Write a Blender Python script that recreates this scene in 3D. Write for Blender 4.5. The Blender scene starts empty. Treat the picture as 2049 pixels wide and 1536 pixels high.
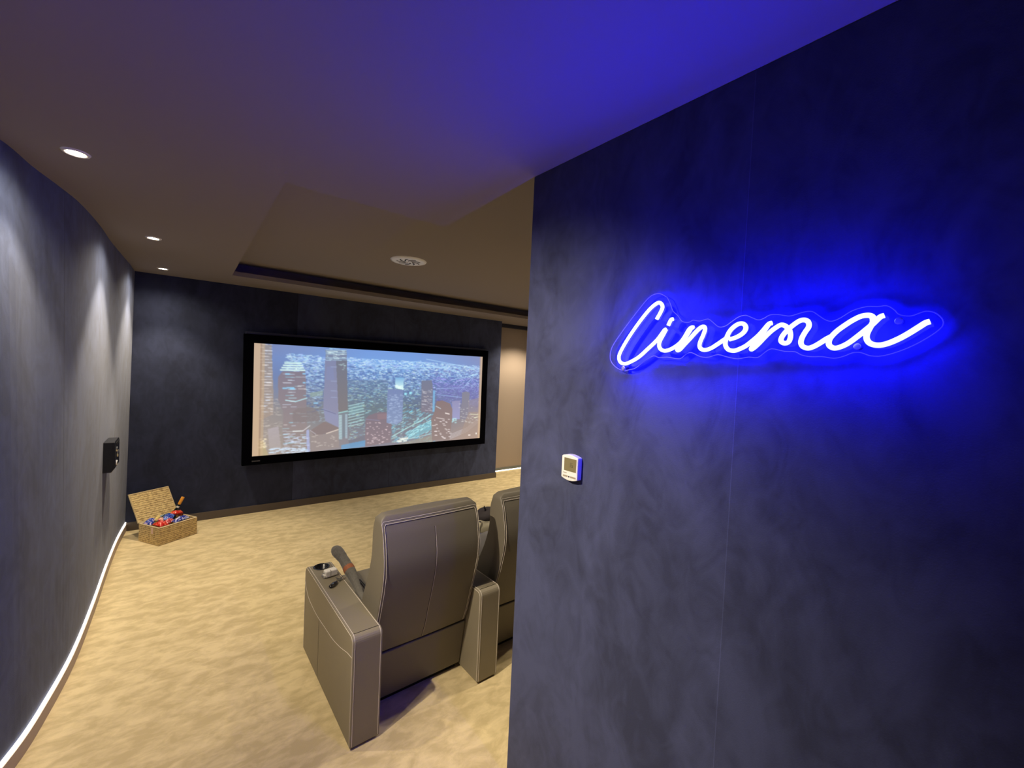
import bpy, bmesh, math, random
import numpy as np
from mathutils import Vector, Matrix, Euler

S = bpy.context.scene
COL = S.collection
PI = math.pi

# ------------------------------------------------------------------ helpers
def srgb(r, g, b):
    f = lambda c: (c/255/12.92) if c/255 <= .04045 else ((c/255+.055)/1.055)**2.4
    return (f(r), f(g), f(b), 1)

def link(o, parent=None):
    COL.objects.link(o)
    if parent is not None:
        o.parent = parent
    return o

def tag(o, label=None, cat=None, group=None, kind=None):
    if label: o['label'] = label
    if cat: o['category'] = cat
    if group: o['group'] = group
    if kind: o['kind'] = kind
    return o

def empty(name, loc=(0, 0, 0), rz=0, **kw):
    o = bpy.data.objects.new(name, None)
    o.empty_display_size = .05
    link(o)
    o.location = loc
    o.rotation_euler = (0, 0, rz)
    return tag(o, **kw)

def obj(name, bm, mat, parent=None, smooth=False, bevel=0, seg=2, angle=35, **kw):
    bmesh.ops.recalc_face_normals(bm, faces=bm.faces)
    me = bpy.data.meshes.new(name)
    bm.to_mesh(me)
    bm.free()
    mats = mat if isinstance(mat, (list, tuple)) else [mat]
    for m in mats:
        me.materials.append(m)
    for p in me.polygons:
        p.use_smooth = smooth
    o = bpy.data.objects.new(name, me)
    link(o, parent)
    if bevel:
        b = o.modifiers.new('Bevel', 'BEVEL')
        b.width = bevel; b.segments = seg; b.limit_method = 'ANGLE'
        b.angle_limit = math.radians(angle); b.harden_normals = False
    return tag(o, **kw)

def B():
    return bmesh.new()

def box(bm, x0, x1, y0, y1, z0, z1, M=None, mi=0):
    vs = [bm.verts.new((x, y, z)) for z in (z0, z1) for y in (y0, y1) for x in (x0, x1)]
    if M is not None:
        for v in vs: v.co = M @ v.co
    for q in ((0, 2, 3, 1), (4, 5, 7, 6), (0, 1, 5, 4), (2, 6, 7, 3), (0, 4, 6, 2), (1, 3, 7, 5)):
        f = bm.faces.new([vs[i] for i in q]); f.material_index = mi
    return vs

def cyl(bm, p0, p1, r0, r1=None, n=24, caps=True, mi=0):
    r1 = r0 if r1 is None else r1
    p0 = Vector(p0); p1 = Vector(p1)
    d = (p1-p0).normalized()
    a = d.orthogonal().normalized(); b = d.cross(a)
    A = []; Bv = []
    for i in range(n):
        t = 2*PI*i/n
        w = a*math.cos(t)+b*math.sin(t)
        A.append(bm.verts.new(p0+w*r0)); Bv.append(bm.verts.new(p1+w*r1))
    for i in range(n):
        j = (i+1) % n
        f = bm.faces.new((A[i], A[j], Bv[j], Bv[i])); f.material_index = mi; f.smooth = True
    if caps:
        bm.faces.new(A[::-1]).material_index = mi
        bm.faces.new(Bv).material_index = mi

def lathe(bm, prof, c=(0, 0, 0), n=32, M=None, mi=0):
    c = Vector(c)
    rings = []
    for r, z in prof:
        if r < 1e-6:
            v = bm.verts.new(Vector((0, 0, z))+c)
            rings.append([v])
        else:
            rings.append([bm.verts.new(Vector((r*math.cos(2*PI*i/n), r*math.sin(2*PI*i/n), z))+c) for i in range(n)])
    if M is not None:
        for R in rings:
            for v in R: v.co = M @ v.co
    for R, Q in zip(rings, rings[1:]):
        for i in range(n):
            j = (i+1) % n
            if len(R) == 1 and len(Q) == 1: continue
            if len(R) == 1: f = bm.faces.new((R[0], Q[i], Q[j]))
            elif len(Q) == 1: f = bm.faces.new((R[i], R[j], Q[0]))
            else: f = bm.faces.new((R[i], R[j], Q[j], Q[i]))
            f.material_index = mi

def smooth_path(pts, sub=6):
    P = [Vector(p) for p in pts]
    if len(P) < 3: return P
    out = []
    Q = [P[0]*2-P[1]]+P+[P[-1]*2-P[-2]]
    for i in range(1, len(Q)-2):
        p0, p1, p2, p3 = Q[i-1:i+3]
        for k in range(sub):
            t = k/sub
            out.append(.5*((2*p1)+(p2-p0)*t+(2*p0-5*p1+4*p2-p3)*t*t+(3*p1-p0-3*p2+p3)*t**3))
    out.append(P[-1])
    return out

def tube(bm, pts, r, n=8, closed=False, caps=True, mi=0):
    P = [Vector(p) for p in pts]
    rr = r if isinstance(r, (list, tuple)) else [r]*len(P)
    N = len(P)
    T = []
    for i in range(N):
        a = P[i-1] if (i > 0 or closed) else P[i]
        b = P[(i+1) % N] if (i < N-1 or closed) else P[i]
        t = (b-a)
        T.append(t.normalized() if t.length > 1e-9 else Vector((0, 0, 1)))
    u = T[0].orthogonal().normalized()
    rings = []
    for i in range(N):
        u = (u-T[i]*u.dot(T[i]))
        u = u.normalized() if u.length > 1e-6 else T[i].orthogonal().normalized()
        v = T[i].cross(u)
        rings.append([bm.verts.new(P[i]+(u*math.cos(2*PI*k/n)+v*math.sin(2*PI*k/n))*rr[i]) for k in range(n)])
    for i in range(N if closed else N-1):
        R = rings[i]; Q = rings[(i+1) % N]
        for k in range(n):
            f = bm.faces.new((R[k], R[(k+1) % n], Q[(k+1) % n], Q[k])); f.smooth = True; f.material_index = mi
    if caps and not closed:
        bm.faces.new(rings[0][::-1]).material_index = mi
        bm.faces.new(rings[-1]).material_index = mi

def prism(bm, poly, axis_pts, mi=0):
    """poly: list of 3D points; axis_pts: extrusion vector"""
    e = Vector(axis_pts)
    a = [bm.verts.new(Vector(p)) for p in poly]
    b = [bm.verts.new(Vector(p)+e) for p in poly]
    n = len(poly)
    bm.faces.new(a).material_index = mi
    bm.faces.new(b[::-1]).material_index = mi
    for i in range(n):
        j = (i+1) % n
        bm.faces.new((a[i], b[i], b[j], a[j])).material_index = mi

# ------------------------------------------------------------------ materials
def new_mat(name):
    m = bpy.data.materials.new(name)
    m.use_nodes = True
    nt = m.node_tree
    b = nt.nodes['Principled BSDF']
    return m, nt, b

def mat(name, col, rough=.5, metal=0, spec=.5, emit=None, es=1, noise=0, nscale=40, bump=0, bscale=200, sheen=0, coat=0, alpha=None):
    m, nt, b = new_mat(name)
    b.inputs['Base Color'].default_value = col
    b.inputs['Roughness'].default_value = rough
    b.inputs['Metallic'].default_value = metal
    b.inputs['Specular IOR Level'].default_value = spec
    if sheen:
        b.inputs['Sheen Weight'].default_value = sheen
        b.inputs['Sheen Roughness'].default_value = .4
    if coat:
        b.inputs['Coat Weight'].default_value = coat
    if emit:
        b.inputs['Emission Color'].default_value = emit
        b.inputs['Emission Strength'].default_value = es
    tc = nt.nodes.new('ShaderNodeTexCoord')
    if noise:
        n = nt.nodes.new('ShaderNodeTexNoise'); n.inputs['Scale'].default_value = nscale
        n.inputs['Detail'].default_value = 4
        nt.links.new(tc.outputs['Object'], n.inputs['Vector'])
        r = nt.nodes.new('ShaderNodeMapRange')
        r.inputs['To Min'].default_value = 1-noise; r.inputs['To Max'].default_value = 1+noise
        nt.links.new(n.outputs['Fac'], r.inputs['Value'])
        mx = nt.nodes.new('ShaderNodeVectorMath'); mx.operation = 'SCALE'
        mx.inputs[0].default_value = col[:3]
        nt.links.new(r.outputs['Result'], mx.inputs['Scale'])
        nt.links.new(mx.outputs['Vector'], b.inputs['Base Color'])
    if bump:
        n = nt.nodes.new('ShaderNodeTexNoise'); n.inputs['Scale'].default_value = bscale
        nt.links.new(tc.outputs['Object'], n.inputs['Vector'])
        bp = nt.nodes.new('ShaderNodeBump'); bp.inputs['Strength'].default_value = bump
        bp.inputs['Distance'].default_value = .002
        nt.links.new(n.outputs['Fac'], bp.inputs['Height'])
        nt.links.new(bp.outputs['Normal'], b.inputs['Normal'])
    return m

def velvet(name, col, panels=None, seam_axis='X', seams=(), seam_light=False, var=(.70, 1.28), scale=(1.6, 1.6, .9)):
    """brushed suede wall cloth: blotchy nap, panel joints as fine lines"""
    m, nt, b = new_mat(name)
    L = nt.links
    geo = nt.nodes.new('ShaderNodeNewGeometry')
    mp = nt.nodes.new('ShaderNodeMapping'); mp.inputs['Scale'].default_value = scale
    L.new(geo.outputs['Position'], mp.inputs['Vector'])
    n1 = nt.nodes.new('ShaderNodeTexNoise'); n1.inputs['Scale'].default_value = 1.5
    n1.inputs['Detail'].default_value = 5; n1.inputs['Distortion'].default_value = 1.4; n1.inputs['Roughness'].default_value = .55
    L.new(mp.outputs['Vector'], n1.inputs['Vector'])
    n2 = nt.nodes.new('ShaderNodeTexNoise'); n2.inputs['Scale'].default_value = 5
    n2.inputs['Detail'].default_value = 6; n2.inputs['Distortion'].default_value = 2.2
    L.new(mp.outputs['Vector'], n2.inputs['Vector'])
    ad = nt.nodes.new('ShaderNodeMath'); ad.operation = 'MULTIPLY_ADD'; ad.inputs[1].default_value = .48
    L.new(n2.outputs['Fac'], ad.inputs[0]); L.new(n1.outputs['Fac'], ad.inputs[2])
    r = nt.nodes.new('ShaderNodeMapRange'); r.inputs['From Min'].default_value = .57; r.inputs['From Max'].default_value = .90
    r.inputs['To Min'].default_value = var[0]; r.inputs['To Max'].default_value = var[1]
    L.new(ad.outputs[0], r.inputs['Value'])
    fac = r.outputs['Result']
    sep = nt.nodes.new('ShaderNodeSeparateXYZ'); L.new(geo.outputs['Position'], sep.inputs[0])
    ax = sep.outputs[seam_axis]
    if panels:                              # nap direction differs panel by panel
        for pos, gain in panels:
            gt = nt.nodes.new('ShaderNodeMath'); gt.operation = 'GREATER_THAN'; gt.inputs[1].default_value = pos
            L.new(ax, gt.inputs[0])
            mr = nt.nodes.new('ShaderNodeMapRange'); mr.inputs['To Min'].default_value = 1; mr.inputs['To Max'].default_value = gain
            L.new(gt.outputs[0], mr.inputs['Value'])
            mm = nt.nodes.new('ShaderNodeMath'); mm.operation = 'MULTIPLY'
            L.new(fac, mm.inputs[0]); L.new(mr.outputs[0], mm.inputs[1]); fac = mm.outputs[0]
    for s in seams:
        sb = nt.nodes.new('ShaderNodeMath'); sb.operation = 'SUBTRACT'; sb.inputs[1].default_value = s
        L.new(ax, sb.inputs[0])
        ab = nt.nodes.new('ShaderNodeMath'); ab.operation = 'ABSOLUTE'; L.new(sb.outputs[0], ab.inputs[0])
        lt = nt.nodes.new('ShaderNodeMath'); lt.operation = 'LESS_THAN'; lt.inputs[1].default_value = .0012 if seam_light else .003
        L.new(ab.outputs[0], lt.inputs[0])
        mr = nt.nodes.new('ShaderNodeMapRange'); mr.inputs['To Min'].default_value = 1
        mr.inputs['To Max'].default_value = 1.45 if seam_light else .55
        L.new(lt.outputs[0], mr.inputs['Value'])
        mm = nt.nodes.new('ShaderNodeMath'); mm.operation = 'MULTIPLY'
        L.new(fac, mm.inputs[0]); L.new(mr.outputs[0], mm.inputs[1]); fac = mm.outputs[0]
    sc = nt.nodes.new('ShaderNodeVectorMath'); sc.operation = 'SCALE'; sc.inputs[0].default_value = col[:3]
    L.new(fac, sc.inputs['Scale']); L.new(sc.outputs['Vector'], b.inputs['Base Color'])
    b.inputs['Roughness'].default_value = .85
    b.inputs['Specular IOR Level'].default_value = .25
    b.inputs['Sheen Weight'].default_value = .12
    b.inputs['Sheen Roughness'].default_value = .5
    n3 = nt.nodes.new('ShaderNodeTexNoise'); n3.inputs['Scale'].default_value = 260
    L.new(geo.outputs['Position'], n3.inputs['Vector'])
    bp = nt.nodes.new('ShaderNodeBump'); bp.inputs['Strength'].default_value = .15; bp.inputs['Distance'].default_value = .002
    L.new(n3.outputs['Fac'], bp.inputs['Height']); L.new(bp.outputs['Normal'], b.inputs['Normal'])
    return m

def carpet_mat():
    m, nt, b = new_mat('carpet_pile')
    L = nt.links
    geo = nt.nodes.new('ShaderNodeNewGeometry')
    mp = nt.nodes.new('ShaderNodeMapping'); mp.inputs['Scale'].default_value = (.75, 1.35, 1)
    mp.inputs['Rotation'].default_value = (0, 0, .3)
    L.new(geo.outputs['Position'], mp.inputs['Vector'])
    n1 = nt.nodes.new('ShaderNodeTexNoise'); n1.inputs['Scale'].default_value = 11
    n1.inputs['Detail'].default_value = 5; n1.inputs['Distortion'].default_value = .35; n1.inputs['Roughness'].default_value = .6
    L.new(mp.outputs['Vector'], n1.inputs['Vector'])
    n0 = nt.nodes.new('ShaderNodeTexNoise'); n0.inputs['Scale'].default_value = 1.6; n0.inputs['Detail'].default_value = 2
    L.new(mp.outputs['Vector'], n0.inputs['Vector'])
    ad = nt.nodes.new('ShaderNodeMath'); ad.operation = 'MULTIPLY_ADD'; ad.inputs[1].default_value = .35
    L.new(n0.outputs['Fac'], ad.inputs[0]); L.new(n1.outputs['Fac'], ad.inputs[2])
    cr = nt.nodes.new('ShaderNodeValToRGB')
    cr.color_ramp.elements[0].position = .56; cr.color_ramp.elements[0].color = CARPET_D
    cr.color_ramp.elements[1].position = .80; cr.color_ramp.elements[1].color = CARPET_L
    L.new(ad.outputs[0], cr.inputs[0])
    L.new(cr.outputs[0], b.inputs['Base Color'])
    b.inputs['Roughness'].default_value = 1; b.inputs['Specular IOR Level'].default_value = .1
    b.inputs['Sheen Weight'].default_value = .15
    n2 = nt.nodes.new('ShaderNodeTexNoise'); n2.inputs['Scale'].default_value = 320; n2.inputs['Detail'].default_value = 3
    L.new(geo.outputs['Position'], n2.inputs['Vector'])
    mx = nt.nodes.new('ShaderNodeMath'); mx.operation = 'MULTIPLY_ADD'; mx.inputs[1].default_value = 6
    L.new(n1.outputs['Fac'], mx.inputs[0]); L.new(n2.outputs['Fac'], mx.inputs[2])
    bp = nt.nodes.new('ShaderNodeBump'); bp.inputs['Strength'].default_value = .25; bp.inputs['Distance'].default_value = .003
    L.new(mx.outputs[0], bp.inputs['Height']); L.new(bp.outputs['Normal'], b.inputs['Normal'])
    return m

def weave_mat():
    m, nt, b = new_mat('seagrass_weave')
    L = nt.links
    tc = nt.nodes.new('ShaderNodeTexCoord')
    w = nt.nodes.new('ShaderNodeTexWave'); w.wave_type = 'BANDS'; w.bands_direction = 'Z'
    w.inputs['Scale'].default_value = 17; w.inputs['Distortion'].default_value = 3.5; w.inputs['Detail'].default_value = 3
    w.inputs['Detail Scale'].default_value = 2.5
    L.new(tc.outputs['Object'], w.inputs['Vector'])
    n = nt.nodes.new('ShaderNodeTexNoise'); n.inputs['Scale'].default_value = 38; n.inputs['Detail'].default_value = 3
    L.new(tc.outputs['Object'], n.inputs['Vector'])
    mx = nt.nodes.new('ShaderNodeMath'); mx.operation = 'MULTIPLY_ADD'; mx.inputs[1].default_value = .35
    L.new(w.outputs['Fac'], mx.inputs[0]); L.new(n.outputs['Fac'], mx.inputs[2])
    cr = nt.nodes.new('ShaderNodeValToRGB')
    cr.color_ramp.elements[0].position = .4; cr.color_ramp.elements[0].color = (.28, .18, .065, 1)
    cr.color_ramp.elements[1].position = .85; cr.color_ramp.elements[1].color = (.72, .54, .23, 1)
    L.new(mx.outputs[0], cr.inputs[0]); L.new(cr.outputs[0], b.inputs['Base Color'])
    b.inputs['Roughness'].default_value = .8
    bp = nt.nodes.new('ShaderNodeBump'); bp.inputs['Strength'].default_value = .8; bp.inputs['Distance'].default_value = .004
    L.new(mx.outputs[0], bp.inputs['Height']); L.new(bp.outputs['Normal'], b.inputs['Normal'])
    return m

def packet_mat(name, c1, c2, c3=None, sc=14):
    m, nt, b = new_mat(name)
    L = nt.links
    tc = nt.nodes.new('ShaderNodeTexCoord')
    n = nt.nodes.new('ShaderNodeTexNoise'); n.inputs['Scale'].default_value = sc*1.9; n.inputs['Distortion'].default_value = 1
    n.inputs['Detail'].default_value = 1
    L.new(tc.outputs['Object'], n.inputs['Vector'])
    cr = nt.nodes.new('ShaderNodeValToRGB'); cr.color_ramp.interpolation = 'CONSTANT'
    cr.color_ramp.elements[0].position = 0; cr.color_ramp.elements[0].color = c1
    cr.color_ramp.elements[1].position = .56; cr.color_ramp.elements[1].color = c2
    if c3:
        e = cr.color_ramp.elements.new(.66); e.color = c3
    L.new(n.outputs['Fac'], cr.inputs[0]); L.new(cr.outputs[0], b.inputs['Base Color'])
    b.inputs['Roughness'].default_value = .3
    return m

WARM = (1.0, .86, .66)
CARPET_D = (.575, .455, .235, 1)
CARPET_L = (.76, .615, .34, 1)
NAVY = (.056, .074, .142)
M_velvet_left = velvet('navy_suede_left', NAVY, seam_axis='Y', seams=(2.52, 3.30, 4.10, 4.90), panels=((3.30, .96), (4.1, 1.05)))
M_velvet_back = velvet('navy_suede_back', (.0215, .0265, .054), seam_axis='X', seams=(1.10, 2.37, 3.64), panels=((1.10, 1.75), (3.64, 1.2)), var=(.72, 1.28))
M_velvet_sign = velvet('navy_suede_sign', (.044, .051, .104), seam_axis='Y', seams=(.5415,), seam_light=True, panels=((.5415, 1.12),), scale=(1.6, 1.9, 1.2))
M_velvet = velvet('navy_suede', NAVY)
M_ceil = mat('taupe_ceiling_paint', (.262, .226, .210, 1), .9, spec=.2, bump=.08, bscale=300)
M_niche = mat('taupe_niche_lit', (.40, .32, .25, 1), .85, spec=.2)  # ceiling taupe in a lighter tone, downlight brightness put into the colour
M_carpet = carpet_mat()
M_base_l = mat('led_lit_baseboard', (.46, .37, .30, 1), .6)  # baseboard brown lightened, glow of the light strip put into the colour
M_base = mat('brown_baseboard_paint', (.105, .083, .066, 1), .6)
M_black = mat('matt_black', (.006, .006, .008, 1), .5, spec=.3)
M_blackvel = mat('black_velvet_frame', (.0015, .0015, .003, 1), .95, spec=.02)
M_gloss = mat('gloss_black', (.01, .01, .012, 1), .25)
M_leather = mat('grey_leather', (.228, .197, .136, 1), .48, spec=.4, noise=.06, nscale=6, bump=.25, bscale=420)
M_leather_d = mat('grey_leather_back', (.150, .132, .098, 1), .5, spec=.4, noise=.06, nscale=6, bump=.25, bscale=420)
M_thread = mat('pale_thread', (.62, .56, .48, 1), .7)
M_creas = mat('dark_crease', (.02, .018, .016, 1), .9, spec=.0)
M_white = mat('white_plastic', (.80, .78, .74, 1), .35)
M_steel = mat('brushed_steel', (.6, .6, .6, 1), .3, metal=1)
M_weave = weave_mat()
PVIS = 100
HIDDEN = [(4.85, 5.50, 170), (4.95, 4.1, 170), (4.95, 2.7, 140), (3.6, 1.88, 95), (2.3, 1.88, 45), (-.80, 1.2, 65), (.2, -.9, 6)]  # unseen row behind the sign wall; last ones added as fill near camera
AIM = (-.72, 1.5, (1.2, 1.42, 1.25), 420, 66)  # unseen aimed lamp added to brighten the sign wall
NEON = (1.0, 1.15, 255)
EXPO = 0.0
# ------------------------------------------------------------------ room shell
ZC = 2.71
YB = 5.867
# floor
bm = B(); box(bm, -2.6, 5.6, -1.9, 6.4, -.06, 0)
obj('floor', bm, M_carpet, kind='structure')

def curve_y(tab, y):
    """smooth x(y) through a table"""
    ys = [t[0] for t in tab]
    if y <= ys[0]: i = 0
    elif y >= ys[-1]: i = len(tab)-2
    else: i = max(k for k in range(len(tab)-1) if ys[k] <= y)
    def sl(k):
        if k <= 0: return (tab[1][1]-tab[0][1])/(tab[1][0]-tab[0][0])
        if k >= len(tab)-1: return (tab[-1][1]-tab[-2][1])/(tab[-1][0]-tab[-2][0])
        return (tab[k+1][1]-tab[k-1][1])/(tab[k+1][0]-tab[k-1][0])
    y0, x0 = tab[i]; y1, x1 = tab[i+1]; h = y1-y0; t = (y-y0)/h
    a, b = sl(i)*h, sl(i+1)*h
    return (2*t**3-3*t*t+1)*x0+(t**3-2*t*t+t)*a+(-2*t**3+3*t*t)*x1+(t**3-t*t)*b
BOT = [(-1.8, -2.35), (0, -1.55), (1.2, -1.06), (2.0, -.775), (2.73, -.575), (3.06, -.529), (3.46, -.499), (4.07, -.492), (4.76, -.497), (5.3, -.494), (5.6, -.484), (5.88, -.468)]
TOP = [(-1.8, -2.38), (0, -1.60), (1.2, -1.12), (2.0, -.845), (2.71, -.622), (3.0, -.583), (3.26, -.535), (3.5, -.50), (4.0, -.474), (4.5, -.470), (5.0, -.454), (5.5, -.437), (5.88, -.430)]
NY = 160
bm = B()
ysL = [-1.8+(5.88+1.8)*i/NY for i in range(NY+1)]
zs = [0, .9, 1.8, ZC]
grid = []
for y in ysL:
    xb, xt = curve_y(BOT, y), curve_y(TOP, y)
    grid.append([bm.verts.new((xb+(xt-xb)*z/ZC, y, z)) for z in zs]+[bm.verts.new((xt-.12, y, ZC)), bm.verts.new((xb-.12, y, 0))])
for a, b in zip(grid, grid[1:]):
    for k in range(6):
        f = bm.faces.new((a[k], a[(k+1) % 6], b[(k+1) % 6], b[k])); f.smooth = k < 3
bm.faces.new(grid[0]); bm.faces.new(grid[-1][::-1])
obj('wall_left', bm, M_velvet_left, kind='structure')

def ribbon(name, off0, off1, z0, z1, m, y0=-1.7, y1=5.865, **kw):
    bm = B(); rows = []
    n = 150
    for i in range(n+1):
        y = y0+(y1-y0)*i/n
        x = curve_y(BOT, y)
        s = (curve_y(BOT, y+.01)-curve_y(BOT, y-.01))/.02
        nv = Vector((1, -s, 0)).normalized()
        p = Vector((x, y, 0))
        rows.append([bm.verts.new(p+nv*o+Vector((0, 0, z))) for o, z in ((off0, z0), (off1, z0), (off1, z1), (off0, z1))])
    for a, b in zip(rows, rows[1:]):
        for k in range(4):
            bm.faces.new((a[k], a[(k+1) % 4], b[(k+1) % 4], b[k]))
    bm.faces.new(rows[0]); bm.faces.new(rows[-1][::-1])
    return obj(name, bm, m, **kw)
ribbon('baseboard_left', -.004, .013, 0, .072, M_base_l, kind='structure')
M_led = mat('led_diffuser', (.9, .88, .85, 1), .5, emit=(1, .93, .84, 1), es=3.2)
ls = empty('led_strip', (-.55, 3.5, 0), label='continuous white light strip along the foot of the curved left wall', cat='light strip')
ls.location = (0, 0, 0)
ribbon('diffuser', .001, .009, .0735, .094, M_led, parent=ls)

# back wall, its return and the niche beyond
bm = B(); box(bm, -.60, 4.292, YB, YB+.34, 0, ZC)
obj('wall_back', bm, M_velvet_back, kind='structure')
bm = B(); box(bm, 4.292, 5.55, 6.21, 6.3, 0, ZC+.05)
obj('wall_niche', bm, M_niche, kind='structure')
bm = B(); box(bm, -.468, 4.304, YB-.012, YB-.0002, 0, .088)
box(bm, 4.2925, 4.304, YB, 6.209, 0, .088)
obj('baseboard_back', bm, M_base, kind='structure')
bm = B(); box(bm, 4.31, 5.29, 6.196, 6.2095, .018, .06)
obj('baseboard_niche', bm, mat('grey_green_base', (.16, .17, .15, 1), .6), kind='structure')
l2 = empty('led_strip', (0, 0, 0), label='short white light strip at the floor line of the taupe niche wall', cat='light strip')
bm = B(); box(bm, 4.31, 5.29, 6.19, 6.2095, .002, .0175)
obj('diffuser', bm, M_led, parent=l2)
bm = B(); box(bm, 4.296, 5.299, 6.10, 6.2095, 2.652, 2.7085)
obj('trim_1', bm, mat('dark_niche_strip', (.02, .02, .035, 1), .8), kind='structure')  # dark strip set along the top of the niche wall
# right end of the cinema
bm = B(); box(bm, 5.3, 5.45, 1.3, 6.21, 0, ZC)
obj('wall_right', bm, M_velvet, kind='structure')
# partition that carries the neon sign: face runs from A along U
A0 = Vector((1.195, 1.443, 0)); U = Vector((.028, -.9996, 0)).normalized(); NW = Vector((-U.y, U.x, 0)) * -1
if NW.x > 0: NW = -NW
def W(u, z, d=0):
    return A0+U*u+NW*d+Vector((0, 0, z))
bm = B()
p = [A0, A0+U*3.3, Vector((5.45, -1.85, 0)), Vector((5.45, 1.443, 0))]
prism(bm, p, (0, 0, ZC))
obj('wall_partition', bm, M_velvet_sign, kind='structure', bevel=.004, seg=2)
bm = B(); box(bm, -2.6, 1.4, -1.95, -1.8, 0, ZC)
obj('wall_behind', bm, M_velvet, kind='structure')

# ceiling: dropped soffit ring around a raised panel with an open cove
bm = B()
hx0, hx1, hy0, hy1 = .362, 4.75, 2.313, 5.232
X0, X1, Y0, Y1 = -2.6, 5.6, -1.95, 6.4
zt = ZC+.045; zr = 2.862
box(bm, X0, hx0, Y0, Y1, ZC, zt)
box(bm, hx1, X1, Y0, Y1, ZC, zt)
box(bm, hx0, hx1, Y0, hy0, ZC, zt)
box(bm, hx0, hx1, hy1, Y1, ZC, zt)
e = .16
box(bm, hx0-e, hx1+e, hy0-e, hy1+e, zr, zr+.04)
box(bm, hx0-e-.02, hx0-e, hy0-e, hy1+e, zt, zr+.04); box(bm, hx1+e, hx1+e+.02, hy0-e, hy1+e, zt, zr+.04)
box(bm, hx0-e-.02, hx1+e+.02, hy0-e-.02, hy0-e, zt, zr+.04); box(bm, hx0-e-.02, hx1+e+.02, hy1+e, hy1+e+.02, zt, zr+.04)
obj('ceiling', bm, M_ceil, kind='structure')

# ------------------------------------------------------------------ downlights
M_lamp = mat('lamp_lens', (1, 1, 1, 1), .4, emit=(1, .83, .60, 1), es=60)
M_bezel = mat('lamp_bezel', (.75, .72, .68, 1), .35)
def downlight(x, y, label, power, ang=78, blend=.55, spill=.35):
    t = empty('downlight', (x, y, ZC), label=label, cat='ceiling light', group='recessed ceiling downlights')
    bm = B(); lathe(bm, [(.031, -.001), (.034, -.006), (.044, -.006), (.048, -.0005)], n=40)
    obj('bezel', bm, M_bezel, t, smooth=True)
    bm = B(); lathe(bm, [(0, -.0035), (.02, -.0035), (.031, -.0015)], n=32)
    obj('lens', bm, M_lamp, t, smooth=True)
    ld = bpy.data.lights.new('downlight_beam', 'SPOT')
    ld.energy = power; ld.color = WARM; ld.spot_size = math.radians(ang); ld.spot_blend = blend
    ld.shadow_soft_size = .028
    lo = bpy.data.objects.new('beam', ld); link(lo, t); lo.location = (0, 0, -.012)
    l2_ = bpy.data.lights.new('downlight_spill', 'SPOT')
    l2_.energy = power*spill; l2_.color = WARM; l2_.spot_size = math.radians(150); l2_.spot_blend = .8; l2_.shadow_soft_size = .028
    lo = bpy.data.objects.new('spill', l2_); link(lo, t); lo.location = (0, 0, -.012)
    return t
P0 = PVIS
downlight(-.391, 2.638, 'glowing round ceiling downlight nearest the camera over the curved wall', P0*.62, 84, .5)
downlight(-.203, 4.100, 'glowing round ceiling downlight between the nearest one and the one by the screen wall', P0*1.1, 84, .5)
downlight(-.193, 5.440, 'glowing round ceiling downlight at the corner of the screen wall', P0*1.0, 84, .6)
# more fittings out of the picture, some only added to fill or aim light
def aimed(x, y, target, power, ang):
    t = empty('downlight', (x, y, ZC), label='unseen ceiling downlight added near the curved wall, aimed at the sign wall', cat='ceiling light', group='recessed ceiling downlights')
    bm = B(); lathe(bm, [(.031, -.001), (.034, -.006), (.044, -.006), (.048, -.0005)], n=32)
    obj('bezel', bm, M_bezel, t, smooth=True)
    bm = B(); lathe(bm, [(0, -.0035), (.02, -.0035), (.031, -.0015)], n=32)
    obj('lens', bm, M_lamp, t, smooth=True)
    ld = bpy.data.lights.new('downlight_beam', 'SPOT')
    ld.energy = power; ld.color = WARM; ld.spot_size = math.radians(ang); ld.spot_blend = 1; ld.shadow_soft_size = .028
    lo = bpy.data.objects.new('beam', ld); link(lo, t); lo.location = (0, 0, -.015)
    d = Vector(target)-Vector((x, y, ZC)); lo.rotation_euler = d.to_track_quat('-Z', 'Y').to_euler()
aimed(*AIM)
for (x, y, pw) in HIDDEN:
    t = empty('downlight', (x, y, ZC), label='unseen ceiling downlight hidden behind the blue sign wall or added near the camera', cat='ceiling light', group='recessed ceiling downlights')
    bm = B(); lathe(bm, [(.031, -.001), (.034, -.006), (.044, -.006), (.048, -.0005)], n=32)
    obj('bezel', bm, M_bezel, t, smooth=True)
    bm = B(); lathe(bm, [(0, -.0035), (.02, -.0035), (.031, -.0015)], n=32)
    obj('lens', bm, M_lamp, t, smooth=True)
    ld = bpy.data.lights.new('downlight_beam', 'SPOT')
    ld.energy = pw; ld.color = WARM; ld.spot_size = math.radians(125); ld.spot_blend = .6; ld.shadow_soft_size = .028
    lo = bpy.data.objects.new('beam', ld); link(lo, t); lo.location = (0, 0, -.012)
# ------------------------------------------------------------------ projection screen
# the moving picture on the screen: painted on a fine grid, one colour per grid point
HT = [(135, 167), (1723, 258), (1700, 820), (117, 948)]      # traced corners of the picture, clockwise
PW, PH = 560, 236
def homography(src, dst):
    A = []; bb = []
    for (x, y), (u, v) in zip(src, dst):
        A.append([x, y, 1, 0, 0, 0, -u*x, -u*y]); bb.append(u)
        A.append([0, 0, 0, x, y, 1, -v*x, -v*y]); bb.append(v)
    h = np.linalg.solve(np.array(A, float), np.array(bb, float))
    return np.append(h, 1).reshape(3, 3)
HM = homography(HT, [(0, 0), (PW-1, 0), (PW-1, PH-1), (0, PH-1)])
def q(x, y):
    v = HM @ np.array([x, y, 1.0]); return v[0]/v[2], v[1]/v[2]
yy, xx = np.mgrid[0:PH, 0:PW].astype(float)
rng = np.random.default_rng(4)
def c3(r, g, b): return np.array([r, g, b], float)
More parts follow.
